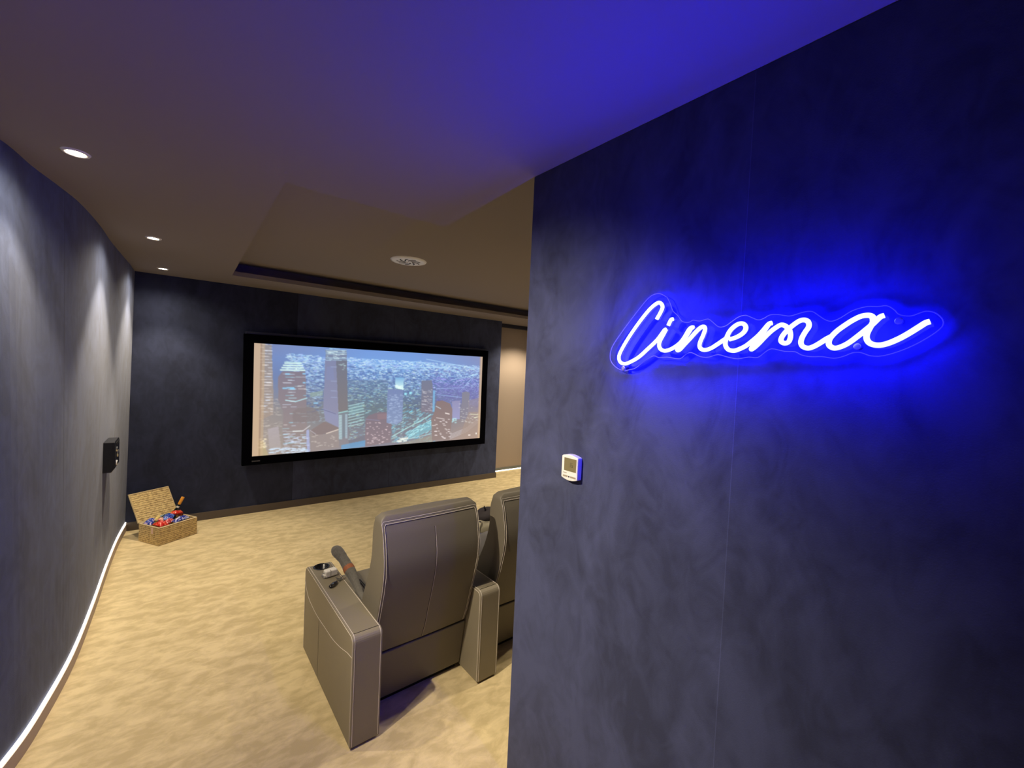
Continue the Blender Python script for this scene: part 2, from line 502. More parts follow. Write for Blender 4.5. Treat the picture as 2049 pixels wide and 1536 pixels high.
def lerp_img(stops, t):
    t = np.clip(t, 0, 1)[..., None]
    out = np.zeros(t.shape[:-1]+(3,))
    ts = [s[0] for s in stops]
    for k in range(3):
        out[..., k] = np.interp(t[..., 0], ts, [s[1][k] for s in stops])
    return out
u_ = xx/(PW-1); v_ = yy/(PH-1)
left = lerp_img([(0, (126, 138, 182)), (.12, (118, 138, 190)), (.3, (118, 134, 176)), (.6, (158, 148, 146)), (1, (176, 160, 146))], v_)
midc = lerp_img([(0, (118, 156, 222)), (.12, (122, 164, 226)), (.25, (104, 138, 196)), (.6, (112, 124, 138)), (1, (142, 138, 150))], v_)
right = lerp_img([(0, (136, 146, 190)), (.13, (132, 148, 200)), (.3, (104, 122, 186)), (.55, (126, 124, 160)), (.8, (160, 144, 142)), (1, (190, 160, 140))], v_)
wl = np.clip(1-u_/.42, 0, 1)[..., None]; wr = np.clip((u_-.62)/.38, 0, 1)[..., None]
IMG = left*wl+right*wr+midc*(1-wl-wr)
def mask(poly):
    P = [q(*p) for p in poly]
    m = np.zeros((PH, PW), bool)
    n = len(P)
    for i in range(n):
        x0, y0 = P[i]; x1, y1 = P[(i+1) % n]
        if y0 == y1: continue
        c = ((yy > y0) != (yy > y1))
        xi = x0+(yy-y0)*(x1-x0)/(y1-y0)
        m ^= c & (xx < xi)
    return m
def fill(poly, col, col2=None, a=1.0):
    m = mask(poly)
    if col2 is None:
        IMG[m] = IMG[m]*(1-a)+c3(*col)*a
    else:
        ys = yy[m]
        if len(ys) == 0: return m
        t = ((ys-ys.min())/max(1, ys.max()-ys.min()))[:, None]
        IMG[m] = IMG[m]*(1-a)+(c3(*col)*(1-t)+c3(*col2)*t)*a
    return m
def dash(px, py, ln, th, col, a=1.0, slope=0.0):
    """px,py in grid units"""
    x0 = int(px-ln/2)-1; x1 = int(px+ln/2)+2
    for x in range(max(0, x0), min(PW, x1)):
        yc = py+slope*(x-px)
        ex = min(1, max(0, (ln/2+.7-abs(x-px))))
        for y in range(max(0, int(yc-th)-1), min(PH, int(yc+th)+2)):
            ey = max(0, 1-abs(y-yc)/th)
            k = a*ex*min(1, ey*1.3)
            IMG[y, x] = IMG[y, x]*(1-k)+c3(*col)*k
def line(p0, p1, th, col, a=1.0):
    x0, y0 = q(*p0); x1, y1 = q(*p1)
    n = int(max(abs(x1-x0), abs(y1-y0)))*2+2
    for i in range(n):
        t = i/(n-1); x = x0+(x1-x0)*t; y = y0+(y1-y0)*t
        for yi in range(int(y-th)-1, int(y+th)+2):
            for xi in (int(x), int(x)+1):
                if 0 <= xi < PW and 0 <= yi < PH:
                    k = a*max(0, 1-abs(yi-y)/th)*(1-abs(xi-x))
                    if k > 0: IMG[yi, xi] = IMG[yi, xi]*(1-k)+c3(*col)*k
# the far carpet of street lights
for i in range(5200):
    x = rng.uniform(60, PW-8)
    t = rng.beta(1.1, 2.2)
    y = PH*(.072+.52*t)+(x/PW)*PH*.04
    u = x/PW
    if u < .2 and y > PH*.45: continue
    ln = rng.uniform(1.5, 7)*(1.2-.5*t); th = rng.uniform(.7, 1.25)
    col = [(200, 238, 255), (165, 215, 255), (225, 250, 250), (170, 190, 250)][rng.integers(4)]
    if u > .72 and .3 < t: col = [(190, 190, 255), (165, 160, 250), (200, 225, 255)][rng.integers(3)]
    dash(x, y, ln, th, col, a=rng.uniform(.35, 1)*(1-.3*t), slope=rng.uniform(-.1, .12))
for i in range(750):                       # darker blocks between the lights
    x = rng.uniform(60, PW-6); y = rng.uniform(PH*.16, PH*.62)
    dash(x, y, rng.uniform(4, 12), rng.uniform(1.2, 2.5), (84, 104, 160) if x < PW*.7 else (104, 100, 168), a=.4)
for p0, p1 in (((1290, 285), (1320, 345)), ((1330, 275), (1700, 345)), ((900, 320), (1290, 290)), ((1100, 340), (1500, 330)), ((1300, 300), (1600, 370)), ((1500, 420), (1690, 380)), ((800, 360), (1100, 330)), ((1560, 500), (1700, 350)), ((1400, 480), (1600, 470)), ((1400, 520), (1580, 540))):
    line(p0, p1, 1.3, (180, 222, 255), .75)
# nearer blocks, middle ground
fill([(780, 420), (1060, 420), (1055, 700), (780, 720)], (112, 128, 140), (120, 138, 138), .3)
fill([(1400, 440), (1700, 470), (1700, 600), (1400, 560)], (126, 118, 196), (120, 130, 200), .3)
for i in range(520):
    X = rng.uniform(790, 1290); Y = rng.uniform(440, 860)
    x, y = q(X, Y)
    dash(x, y, rng.uniform(2, 9), rng.uniform(.7, 1.3), [(190, 235, 225), (170, 225, 235), (210, 240, 200), (150, 210, 240)][rng.integers(4)], a=rng.uniform(.3, .85), slope=rng.choice([-.25, -.15, .2]))
for i in range(260):
    X = rng.uniform(1060, 1400); Y = rng.uniform(600, 850)
    x, y = q(X, Y)
    dash(x, y, rng.uniform(3, 10), rng.uniform(.8, 1.6), [(150, 225, 245), (190, 245, 250), (110, 200, 235)][rng.integers(3)], a=rng.uniform(.35, .85), slope=-.45)
fill([(1175, 790), (1370, 690), (1375, 760), (1215, 830)], (120, 196, 216), (140, 200, 215), .6)
for i in range(70):
    X = rng.uniform(1185, 1370); Y = 800-(X-1185)*.5+rng.uniform(-18, 26)
    x, y = q(X, Y); dash(x, y, rng.uniform(3, 8), 1.2, (190, 245, 250), a=.8, slope=-.45)
line((1090, 810), (1360, 660), 1.8, (190, 240, 235), .9); line((1100, 850), (1370, 790), 1.4, (200, 235, 230), .6)
for r_ in range(7):
    x, y = q(1135+r_*9, 835+rng.uniform(-14, 14)); dash(x, y, 9, 3.2, (245, 250, 240), a=.9)
fill([(1100, 870), (1370, 800), (1370, 850), (1120, 900)], (165, 160, 145), None, .6)
# right hand road
for k_ in range(4):
    line((1490, 800+k_*9), (1610, 750+k_*9), 1.2, (215, 210, 215), .6); line((1610, 750+k_*9), (1695, 680+k_*9), 1.2, (220, 205, 205), .6)
def tower(poly, col, col2, rows, x0, x1, y0, y1, lit, dens=.5, lmin=3, lmax=14, th=1.0, slope=0, a=.8):
    m = fill(poly, col, col2)
    for r in range(rows):
        Y = y0+(y1-y0)*r/max(1, rows-1)
        for k in range(6):
            if rng.random() < dens:
                X = rng.uniform(x0, x1)
                x, y = q(X, Y+rng.uniform(-3, 3))
                ln = min(rng.uniform(lmin, lmax), 2*(q(x1, Y)[0]-x)+3, 2*(x-q(x0, Y)[0])+3)
                if ln > 1: dash(x, y, ln, th, lit[rng.integers(len(lit))], a=rng.uniform(.5, 1)*a, slope=slope)
WL = [(235, 240, 250), (250, 240, 235), (215, 230, 255)]
CY = [(190, 240, 255), (225, 245, 250), (150, 220, 245)]
tower([(178, 172), (256, 178), (268, 540), (262, 660), (170, 700)], (150, 146, 152), (168, 152, 142), 24, 182, 256, 178, 640, WL, .45, 6, 16)
for i in range(110):
    x, y = q(rng.uniform(165, 320), rng.uniform(540, 900)); dash(x, y, rng.uniform(2, 9), .9, (225, 215, 205), a=rng.uniform(.2, .6))
fill([(225, 760), (300, 740), (320, 900), (240, 910)], (182, 172, 178), (178, 168, 165), .8)
tower([(300, 400), (330, 362), (486, 362), (492, 420), (500, 900), (330, 915), (335, 640), (300, 560)], (134, 126, 142), (160, 146, 140), 26, 335, 492, 380, 900, CY+WL, .42, 5, 20)
for k_, (a_, b_, y_) in enumerate(((345, 462, 305), (335, 470, 320), (325, 478, 336), (315, 487, 352))):
    line((a_, y_), (b_, y_+2), 2.1, (226, 255, 244), 1.0)
line((345, 296), (460, 300), 1.2, (190, 230, 235), .7)
line((350, 560), (420, 570), 1.6, (200, 245, 255), .9); line((420, 570), (500, 545), 1.6, (190, 240, 250), .9)
line((400, 775), (470, 772), 1.6, (240, 250, 250), .95); line((470, 772), (520, 735), 1.4, (240, 240, 245), .8)
for (X, Y, w_) in ((560, 580, 9), (365, 380, 8), (345, 478, 8), (385, 475, 14), (400, 482, 10), (480, 440, 5), (480, 378, 6)):
    x, y = q(X, Y); dash(x, y, w_, 2.4, (150, 215, 255), a=.9)
fill([(520, 508), (608, 495), (608, 525), (520, 540)], (150, 170, 165), None, .8)
for i in range(200):
    x, y = q(rng.uniform(500, 625), rng.uniform(300, 720)); dash(x, y, rng.uniform(2, 7), .9, (185, 215, 235), a=rng.uniform(.2, .6), slope=-.1)
fill([(400, 640), (440, 610), (520, 605), (580, 640), (590, 700), (400, 720)], (138, 128, 130), None, .7)
# tall tower
fill([(628, 212), (775, 212), (777, 285), (630, 285)], (128, 140, 168))
for y_ in (214, 228, 240, 268, 284):
    line((632, y_), (774, y_+2), 1.1, (185, 225, 245), .8)
for i in range(26):
    x, y = q(rng.uniform(640, 765), rng.uniform(218, 278)); dash(x, y, rng.uniform(3, 9), 1, (225, 250, 250), a=.8)
for i in range(6):
    x, y = q(690+rng.uniform(-25, 30), 203+rng.uniform(-4, 4)); dash(x, y, 6, 1, (180, 230, 245), a=.8)
fill([(626, 285), (702, 286), (718, 655), (612, 615)], (132, 138, 172), (146, 146, 172))
fill([(636, 330), (680, 325), (690, 420), (632, 420)], (134, 144, 186), None, .5)
fill([(702, 286), (777, 285), (782, 640), (718, 655)], (118, 122, 140), (132, 126, 128))
for i in range(10):
    x, y = q(rng.uniform(712, 770), rng.uniform(300, 350)); dash(x, y, 4, 1.2, (190, 225, 225), a=.6)
for Y in (330, 428, 495, 540):
    line((665, Y), (706, Y+1), .9, (175, 190, 225), .6)
fill([(612, 615), (718, 655), (722, 752), (625, 702)], (146, 150, 184), (152, 152, 178))
line((612, 625), (700, 655), 1.1, (112, 112, 140), .8)
fill([(715, 655), (783, 638), (778, 800), (725, 835)], (132, 140, 150), None)
for r in range(24):
    Y = 665+r*7
    line((720, Y), (740, Y), 1, (205, 240, 245), .9); line((764, Y-6), (778, Y-6), 1, (195, 225, 240), .8)
line((718, 648), (782, 634), 1.6, (170, 240, 240), .9)
# brown roofed block
fill([(520, 770), (618, 706), (718, 748), (712, 772), (630, 792), (545, 800)], (142, 128, 128))
fill([(520, 770), (545, 800), (635, 792), (716, 762), (722, 885), (525, 918)], (158, 146, 144))
line((520, 768), (560, 795), 1.0, (215, 215, 225), .7); line((632, 790), (716, 762), 1.4, (250, 235, 220), .95)
for i in range(24):
    x, y = q(rng.uniform(535, 715), rng.uniform(800, 880)); dash(x, y, rng.uniform(2, 6), 1, (235, 225, 215), a=.6)
fill([(492, 770), (512, 760), (520, 915), (498, 918)], (176, 184, 226), None, .8)
for i in range(60):
    x, y = q(rng.uniform(340, 500), rng.uniform(790, 920)); dash(x, y, rng.uniform(4, 12), 1, (215, 230, 255), a=.75)
fill([(783, 840), (905, 800), (905, 850), (800, 885)], (128, 128, 140)); fill([(735, 870), (905, 835), (905, 880), (735, 900)], (110, 170, 220), None, .7)
fill([(790, 600), (880, 585), (895, 640), (790, 660)], (130, 165, 175), None, .6)
for r in range(8):
    line((785, 600+r*20), (895, 575+r*20), 1.3, (195, 240, 240), .75)
# low round tower
fill([(905, 690), (925, 665), (1000, 640), (1060, 642), (1083, 660), (1085, 720), (1080, 850), (900, 880)], (132, 120, 132), (146, 130, 136))
fill([(985, 655), (1050, 650), (1070, 668), (1050, 690), (990, 692)], (150, 128, 136), None, .8)
line((905, 690), (1000, 700), 1, (150, 150, 185), .7)
for i in range(50):
    x, y = q(rng.uniform(915, 1075), rng.uniform(715, 860)); dash(x, y, rng.uniform(2, 5), 1.1, (250, 225, 230), a=.8)
# bright faced tower
fill([(1060, 480), (1168, 488), (1160, 700), (1120, 730), (1052, 715)], (124, 140, 184), (140, 156, 190))
for i in range(90):
    x, y = q(rng.uniform(1062, 1160), rng.uniform(520, 720)); dash(x, y, rng.uniform(2, 8), .9, (195, 215, 245), a=.6)
fill([(1114, 402), (1172, 402), (1170, 488), (1112, 476)], (130, 180, 225), (225, 255, 250))
for i in range(12):
    x, y = q(1140+rng.uniform(-22, 22), 462+rng.uniform(-8, 14)); dash(x, y, 7, 2.2, (235, 255, 252), a=.6)
for (X, Y) in ((1184, 516), (1218, 510)):
    x, y = q(X, Y); dash(x, y, 6, 4.5, (165, 240, 255), a=1)
# tower behind, dark rounded tower, right towers
tower([(1296, 425), (1365, 420), (1374, 450), (1370, 650), (1292, 640)], (122, 128, 152), (134, 128, 142), 14, 1300, 1368, 490, 630, WL, .4, 4, 12, slope=.2)
fill([(1376, 490), (1392, 492), (1385, 640), (1372, 640)], (130, 190, 230), None, .8)
fill([(1440, 560), (1500, 575), (1530, 600), (1540, 680), (1500, 700)], (120, 140, 215), None, .5)
fill([(1508, 565), (1565, 560), (1562, 690), (1510, 690)], (150, 148, 186), (160, 160, 200))
fill([(1580, 505), (1605, 498), (1632, 506), (1622, 690), (1568, 690)], (134, 134, 152), (142, 136, 150))
fill([(1622, 560), (1700, 540), (1700, 700), (1622, 700)], (160, 148, 156), None, .5)
fill([(1625, 640), (1700, 640), (1690, 820), (1560, 820), (1600, 700)], (172, 150, 138), None, .6)
for i in range(40):
    x, y = q(rng.uniform(1560, 1695), rng.uniform(560, 720)); dash(x, y, rng.uniform(2, 7), 1.2, (235, 235, 230), a=.6)
for i in range(10):
    x, y = q(1522+rng.uniform(-14, 14), 700+rng.uniform(-14, 18)); dash(x, y, 6, 2, (190, 245, 250), a=.7)
line((1640, 655), (1698, 660), 1.6, (235, 235, 200), .8); line((1660, 680), (1700, 672), 1.6, (240, 245, 215), .9)
fill([(1400, 566), (1440, 560), (1495, 582), (1510, 620), (1508, 690), (1490, 830), (1368, 838), (1362, 690), (1385, 640)], (140, 122, 124), (152, 134, 130))
line((1395, 600), (1430, 618), 1.6, (205, 220, 230), .9); line((1460, 648), (1490, 655), 2, (255, 245, 240), 1)
line((1398, 680), (1455, 690), 1.4, (235, 225, 225), .8)
for i in range(34):
    x, y = q(rng.uniform(1375, 1495), rng.uniform(690, 825)); dash(x, y, rng.uniform(3, 8), 1.4, (250, 240, 240), a=.85, slope=.1)
x, y = q(1628, 800); dash(x, y, 7, 2.5, (255, 240, 230), a=1)
for i in range(5):
    x, y = q(1676, 805-rng.uniform(0, 25)); dash(x, y, 3, 1.5, (255, 250, 240), a=.9)
# lit corner bottom left and strip of lights along the bottom
fill([(155, 830), (200, 850), (230, 940), (150, 945)], (196, 178, 128), None, .6)
for i in range(26):
    x, y = q(rng.uniform(160, 215), rng.uniform(820, 890)); dash(x, y, 4, 1.6, (250, 235, 200), a=.7)
for i in range(60):
    x, y = q(rng.uniform(240, 500), rng.uniform(890, 925)); dash(x, y, rng.uniform(4, 10), 1.2, (215, 235, 255), a=.8)
# bare cloth left and right of the projected picture
IMG[:, :12] = IMG[:, :12]*.1+c3(208, 178, 146)*.9
IMG[:, 12:15] = IMG[:, 12:15]*.4+c3(176, 140, 110)*.6
IMG[:, 15:20] = IMG[:, 15:20]*.5+c3(206, 176, 140)*.5
IMG[:, -7:] = IMG[:, -7:]*.15+c3(212, 180, 146)*.85
IMG[:, -10:-7] = IMG[:, -10:-7]*.5+c3(186, 158, 140)*.5
K = np.array([.22, .56, .22])
for ax in (0, 1):                         # the projector is a little out of focus
    P_ = np.pad(IMG, [(1, 1) if a_ == ax else (0, 0) for a_ in range(3)], mode='edge')
    IMG = K[0]*np.take(P_, range(0, IMG.shape[ax]), ax)+K[1]*np.take(P_, range(1, IMG.shape[ax]+1), ax)+K[2]*np.take(P_, range(2, IMG.shape[ax]+2), ax)
img = np.clip(IMG/255, 0, 1)
lin = np.where(img <= .04045, img/12.92, ((img+.055)/1.055)**2.4)

SX0, SX1 = .638, 3.874
SCX = (SX0+SX1)/2
scr = empty('projection_screen', (SCX, YB, 1.389), label='wide black-framed projection screen showing a city skyline at night, on the dark wall', cat='screen')
scr.rotation_euler = (0, math.radians(-.45), 0)
SW, SH = 3.236, 1.346
verts = []
for j in range(PH):
    for i in range(PW):
        verts.append((-SW/2+SW*i/(PW-1), -.0795, SH/2-SH*j/(PH-1)))
faces = []
for j in range(PH-1):
    o = j*PW
    for i in range(PW-1):
        faces.append((o+i, o+PW+i, o+PW+i+1, o+i+1))
me = bpy.data.meshes.new('projected_picture')
me.from_pydata(verts, [], faces)
ca = me.color_attributes.new('picture', 'FLOAT_COLOR', 'POINT')
buf = np.ones((PH*PW, 4), np.float32); buf[:, :3] = lin.reshape(-1, 3)
ca.data.foreach_set('color', buf.ravel())
M_pic, nt, b_ = new_mat('projected_city_picture')
at = nt.nodes.new('ShaderNodeAttribute'); at.attribute_name = 'picture'
b_.inputs['Base Color'].default_value = (.02, .02, .02, 1); b_.inputs['Roughness'].default_value = .9
nt.links.new(at.outputs['Color'], b_.inputs['Emission Color']); b_.inputs['Emission Strength'].default_value = 1.0  # screen cloth glows by itself in place of a projector's light
me.materials.append(M_pic)
po = bpy.data.objects.new('projected_picture', me); link(po, scr)
FW, FH = 3.44, 1.55
bm = B()
for (x0, x1, z0, z1) in ((-FW/2, -SW/2, -FH/2, FH/2), (SW/2, FW/2, -FH/2, FH/2), (-SW/2, SW/2, SH/2, FH/2), (-SW/2, SW/2, -FH/2, -SH/2)):
    box(bm, x0, x1, -.090, -.03, z0, z1)
obj('frame', bm, M_blackvel, scr)
bm = B(); box(bm, -FW/2+.05, FW/2-.05, -.0785, 0, -FH/2+.06, FH/2-.06)
obj('backing_board', bm, M_blackvel, scr)
bm = B(); box(bm, -FW/2+.02, FW/2-.02, -.070, -.004, FH/2+.0005, FH/2+.030)
obj('top_rail', bm, mat('dark_blue_rail', (.035, .038, .06, 1), .5), scr, bevel=.004)
bm = B(); box(bm, -1.62, -1.535, -.0915, -.0902, -.738, -.722)
obj('maker_badge', bm, mat('dull_silver_badge', (.06, .06, .07, 1), .5, metal=.2), scr, bevel=.0005)
# ------------------------------------------------------------------ neon sign
STROKES = {
'C':[(0.6667,2.0365),(0.6794,2.0581),(0.6847,2.0745),(0.6756,2.0874),(0.6627,2.0861),(0.6415,2.0718),(0.6130,2.0420),(0.5823,2.0044),(0.5554,1.9667),(0.5358,1.9334),(0.5312,1.9150),(0.5379,1.9001),(0.5567,1.8942),(0.5823,1.9028),(0.6099,1.9180),(0.6391,1.9420),(0.6700,1.9690),(0.6847,1.9867),(0.6952,2.0005),(0.7015,2.0035)],
'i':[(0.7015,2.0035),(0.6932,1.9877),(0.6830,1.9687),(0.6802,1.9532),(0.6875,1.9414),(0.7020,1.9369),(0.7224,1.9423),(0.7458,1.9569),(0.7605,1.9739),(0.7745,1.9980),(0.7830,2.0048),(0.7893,2.0045)],
'dot':[(0.7228,2.0337),(0.7156,2.0312),(0.7075,2.0144)],
'n1':[(0.7831,2.0044),(0.7703,1.9834),(0.7559,1.9629),(0.7439,1.9445),(0.7429,1.9375),(0.7507,1.9407),(0.7642,1.9553),(0.7811,1.9733),(0.7976,1.9920),(0.8093,2.0023),(0.8189,2.0054),(0.8234,1.9980),(0.8191,1.9815),(0.8117,1.9627),(0.8100,1.9495),(0.8154,1.9411),(0.8277,1.9381),(0.8440,1.9430),(0.8619,1.9544),(0.8794,1.9666),(0.8922,1.9742)],
'e':[(0.8927,1.9662),(0.9098,1.9713),(0.9242,1.9797),(0.9320,1.9893),(0.9331,1.9992),(0.9258,2.0074),(0.9131,2.0070),(0.8996,1.9976),(0.8905,1.9856),(0.8838,1.9676),(0.8829,1.9516),(0.8910,1.9390),(0.9055,1.9350),(0.9202,1.9393),(0.9365,1.9479),(0.9522,1.9611),(0.9655,1.9737),(0.9766,1.9872),(0.9883,2.0026),(0.9958,2.0053)],
'm1':[(0.9883,2.0026),(0.9768,1.9829),(0.9641,1.9630),(0.9531,1.9458),(0.9505,1.9382),(0.9573,1.9425),(0.9686,1.9542),(0.9815,1.9699),(0.9960,1.9853),(1.0122,1.9974),(1.0203,1.9987),(1.0297,1.9930),(1.0366,1.9834),(1.0389,1.9689),(1.0355,1.9557),(1.0266,1.9528),(1.0189,1.9582),(1.0197,1.9676),(1.0260,1.9787),(1.0345,1.9886),(1.0447,1.9983),(1.0565,2.0067),(1.0668,2.0080),(1.0747,2.0025),(1.0762,1.9915),(1.0701,1.9798),(1.0640,1.9660),(1.0621,1.9540),(1.0661,1.9443),(1.0774,1.9397),(1.0890,1.9435),(1.1017,1.9521),(1.1125,1.9605),(1.1217,1.9660)],
'a1':[(1.1189,1.9603),(1.1247,1.9697),(1.1334,1.9799),(1.1466,1.9915),(1.1595,2.0013),(1.1737,2.0092),(1.1865,2.0105),(1.1938,2.0060),(1.1957,1.9959)],
'a2':[(1.2132,2.0081),(1.2063,2.0051),(1.1946,1.9905),(1.1826,1.9775),(1.1689,1.9634),(1.1549,1.9504),(1.1417,1.9422),(1.1295,1.9390),(1.1206,1.9439),(1.1178,1.9517),(1.1189,1.9603)],
'a3':[(1.1957,1.9959),(1.1908,1.9835),(1.1865,1.9710),(1.1861,1.9601),(1.1905,1.9508),(1.1985,1.9457),(1.2096,1.9444),(1.2229,1.9482),(1.2395,1.9574),(1.2543,1.9682),(1.2686,1.9803),(1.2780,1.9882),(1.2845,1.9907)],
}
OUTLINE = [(0.6867,2.1062),(0.6994,2.0842),(0.7091,2.0615),(0.7265,2.0460),(0.7411,2.0273),(0.7625,2.0235),(0.7751,2.0289),(0.7955,2.0251),(0.8199,2.0296),(0.8349,2.0190),(0.8523,2.0050),(0.8706,2.0063),(0.8879,2.0181),(0.9048,2.0295),(0.9218,2.0328),(0.9347,2.0274),(0.9538,2.0183),(0.9677,2.0207),(0.9830,2.0293),(1.0040,2.0284),(1.0192,2.0245),(1.0321,2.0236),(1.0585,2.0308),(1.0758,2.0305),(1.0899,2.0193),(1.1037,2.0084),(1.1169,2.0046),(1.1324,2.0114),(1.1531,2.0261),(1.1779,2.0333),(1.1966,2.0317),(1.2132,2.0320),(1.2260,2.0218),(1.2318,2.0133),(1.2413,2.0082),(1.2543,2.0072),(1.2666,2.0124),(1.2764,2.0150),(1.2888,2.0106),(1.2990,1.9989),(1.3020,1.9870),(1.2967,1.9755),(1.2818,1.9608),(1.2626,1.9458),(1.2388,1.9321),(1.2123,1.9223),(1.1912,1.9223),(1.1733,1.9298),(1.1584,1.9289),(1.1436,1.9213),(1.1250,1.9164),(1.1021,1.9203),(1.0785,1.9202),(1.0592,1.9243),(1.0445,1.9326),(1.0207,1.9339),(0.9920,1.9406),(0.9768,1.9320),(0.9596,1.9178),(0.9368,1.9189),(0.9094,1.9142),(0.8825,1.9187),(0.8546,1.9258),(0.8289,1.9186),(0.8044,1.9198),(0.7758,1.9322),(0.7579,1.9260),(0.7400,1.9133),(0.6983,1.9183),(0.6696,1.9169),(0.6486,1.9222),(0.6161,1.9045),(0.5859,1.8819),(0.5635,1.8758),(0.5369,1.8723),(0.5051,1.8830),(0.4804,1.9090),(0.4831,1.9500),(0.5153,1.9956),(0.5592,2.0472),(0.6011,2.0935),(0.6304,2.1176),(0.6599,2.1210)]
sg = empty('neon_sign', tuple(W(.89, 1.97)), label='glowing blue neon sign reading Cinema in script on a clear board', cat='sign')
org = W(.89, 1.97)
def SL(u, z, d): return W(u, z, d)-org
M_neon = mat('blue_neon_tube', (.6, .7, 1, 1), .4, emit=(NEON[0], NEON[1], NEON[2], 1), es=1.0)
def strokes_obj(name, keys):
    bm = B()
    for k in keys:
        pts = smooth_path([SL(u, z, .043) for u, z in STROKES[k]], 5)
        tube(bm, pts, .0058, 10)
    return obj(name, bm, M_neon, sg)
for nm, keys in (('letter_capital_c', ['C']), ('letter_i', ['i']), ('letter_i_dot', ['dot']), ('letter_n', ['n1']), ('letter_e', ['e']), ('letter_m', ['m1']), ('letter_a', ['a1', 'a2', 'a3'])):
    strokes_obj(nm, keys)
# clear acrylic board
def clear_mat(name, tint, gl):
    m = bpy.data.materials.new(name); m.use_nodes = True
    nt = m.node_tree; nt.nodes.clear()
    o = nt.nodes.new('ShaderNodeOutputMaterial'); tr = nt.nodes.new('ShaderNodeBsdfTransparent'); tr.inputs[0].default_value = tint
    g = nt.nodes.new('ShaderNodeBsdfGlossy'); g.inputs['Roughness'].default_value = .06
    fr = nt.nodes.new('ShaderNodeFresnel'); fr.inputs[0].default_value = 1.3
    mu = nt.nodes.new('ShaderNodeMath'); mu.operation = 'MULTIPLY'; mu.inputs[1].default_value = gl
    mx = nt.nodes.new('ShaderNodeMixShader')
    nt.links.new(fr.outputs[0], mu.inputs[0]); nt.links.new(mu.outputs[0], mx.inputs[0])
    nt.links.new(tr.outputs[0], mx.inputs[1]); nt.links.new(g.outputs[0], mx.inputs[2]); nt.links.new(mx.outputs[0], o.inputs[0])
    return m
bm = B()
pts = smooth_path([SL(u, z, 0) for u, z in OUTLINE]+[SL(*OUTLINE[0], 0)], 3)[:-1]
lo = [bm.verts.new(p+NW*.018) for p in pts]; hi = [bm.verts.new(p+NW*.022) for p in pts]
bm.faces.new(lo); bm.faces.new(hi[::-1])
for i in range(len(pts)):
    j = (i+1) % len(pts); bm.faces.new((lo[i], hi[i], hi[j], lo[j]))
bmesh.ops.triangulate(bm, faces=[f for f in bm.faces if len(f.verts) > 4])
obj('acrylic_board', bm, clear_mat('clear_acrylic', (.96, .97, 1, 1), .7), sg)
bm = B(); tube(bm, [p+NW*.0225 for p in pts], .0011, 5, closed=True)
m_e = mat('acrylic_edge_glow', (.30, .28, .42, 1), .3)  # pale rim colour stands in for light glowing along the board edge
obj('board_edge', bm, m_e, sg)
# foot channel of the tube, also drawn for its faint reflection on the board
bm = B()
for k in STROKES:
    tube(bm, smooth_path([SL(u, z, .0255) for u, z in STROKES[k]], 4), .0016, 6)
obj('tube_channel', bm, mat('clear_blue_channel', (.10, .10, .30, 1), .4), sg)
for (u, z) in ((1.2349, 1.9969), (1.1678, 1.9434), (.5395, 1.8808)):
    bm = B()
    cyl(bm, SL(u, z, 0), SL(u, z, .018), .006, n=20); cyl(bm, SL(u, z, .0225), SL(u, z, .029), .0085, .007, n=24)
    obj('standoff_screw', bm, M_steel, sg, bevel=.001)

# ------------------------------------------------------------------ thermostat
th = empty('thermostat', tuple(W(.315, 1.49)), label='small white wall thermostat with a grey display reading 16', cat='thermostat')
o_ = W(.315, 1.49)
def TL(u, z, d): return W(u, z, d)-o_
hw, hh = .0415, .0425
outl = []
for i in range(13):
    t = i/12; outl.append((-hw+2*hw*t, hh+.0085*math.sin(PI*t)))
for i in range(13):
    t = i/12; outl.append((hw-2*hw*t, -hh-.0085*math.sin(PI*t)))
bm = B(); prism(bm, [TL(u+.315, z+1.49, 0) for u, z in outl], NW*.026)
obj('housing', bm, M_white, th, bevel=.0035, seg=3, angle=40)
def plate(name, u0, u1, z0, z1, d0, d1, m, parent=th, **kw):
    bm = B(); vs = box(bm, 0, 1, 0, 1, 0, 1)
    for v in vs:
        a, b2, c = v.co
        v.co = TL(.315+u0+(u1-u0)*a, 1.49+z0+(z1-z0)*c, d0+(d1-d0)*b2)
    return obj(name, bm, m, parent, **kw)
dsp = plate('display', -.0275, .0355-.0005, -.0135, .0365, .0255, .0265, mat('lcd_green_grey', (.20, .17, .085, 1), .35))
# digits as bars
def seg_digit(bm, u, z, w, h, segs):
    t = w*.16
    R = {'a': (0, w, h-t, h), 'g': (0, w, h/2-t/2, h/2+t/2), 'd': (0, w, 0, t), 'f': (0, t, h/2, h), 'b': (w-t, w, h/2, h), 'e': (0, t, 0, h/2), 'c': (w-t, w, 0, h/2)}
    for s in segs:
        x0, x1, z0, z1 = R[s]
        vs = box(bm, 0, 1, 0, 1, 0, 1)
        for v in vs:
            a, b2, c = v.co
            v.co = TL(.315+u+x0+(x1-x0)*a, 1.49+z+z0+(z1-z0)*c, .0265+.0004*b2)
bm = B(); seg_digit(bm, -.003, .003, .0085, .0175, 'bc'); seg_digit(bm, .009, .003, .0085, .0175, 'acdefg')
obj('display_digits', bm, mat('lcd_digit', (.09, .075, .04, 1), .4), dsp)
plate('maker_mark', -.031, -.012, -.0235, -.0205, .0258, .0265, mat('faint_grey_print', (.36, .32, .26, 1), .5))
plate('button', -.031, -.006, -.038, -.0315, .0258, .0268, mat('grey_button', (.34, .29, .20, 1), .5))
plate('button', .006, .035, -.038, -.0315, .0258, .0268, mat('grey_button', (.34, .29, .20, 1), .5))
bm = B(); cyl(bm, TL(.315, 1.49-.0347, .0255), TL(.315, 1.49-.0347, .0270), .0032, n=20)
obj('round_button', bm, M_black, th)

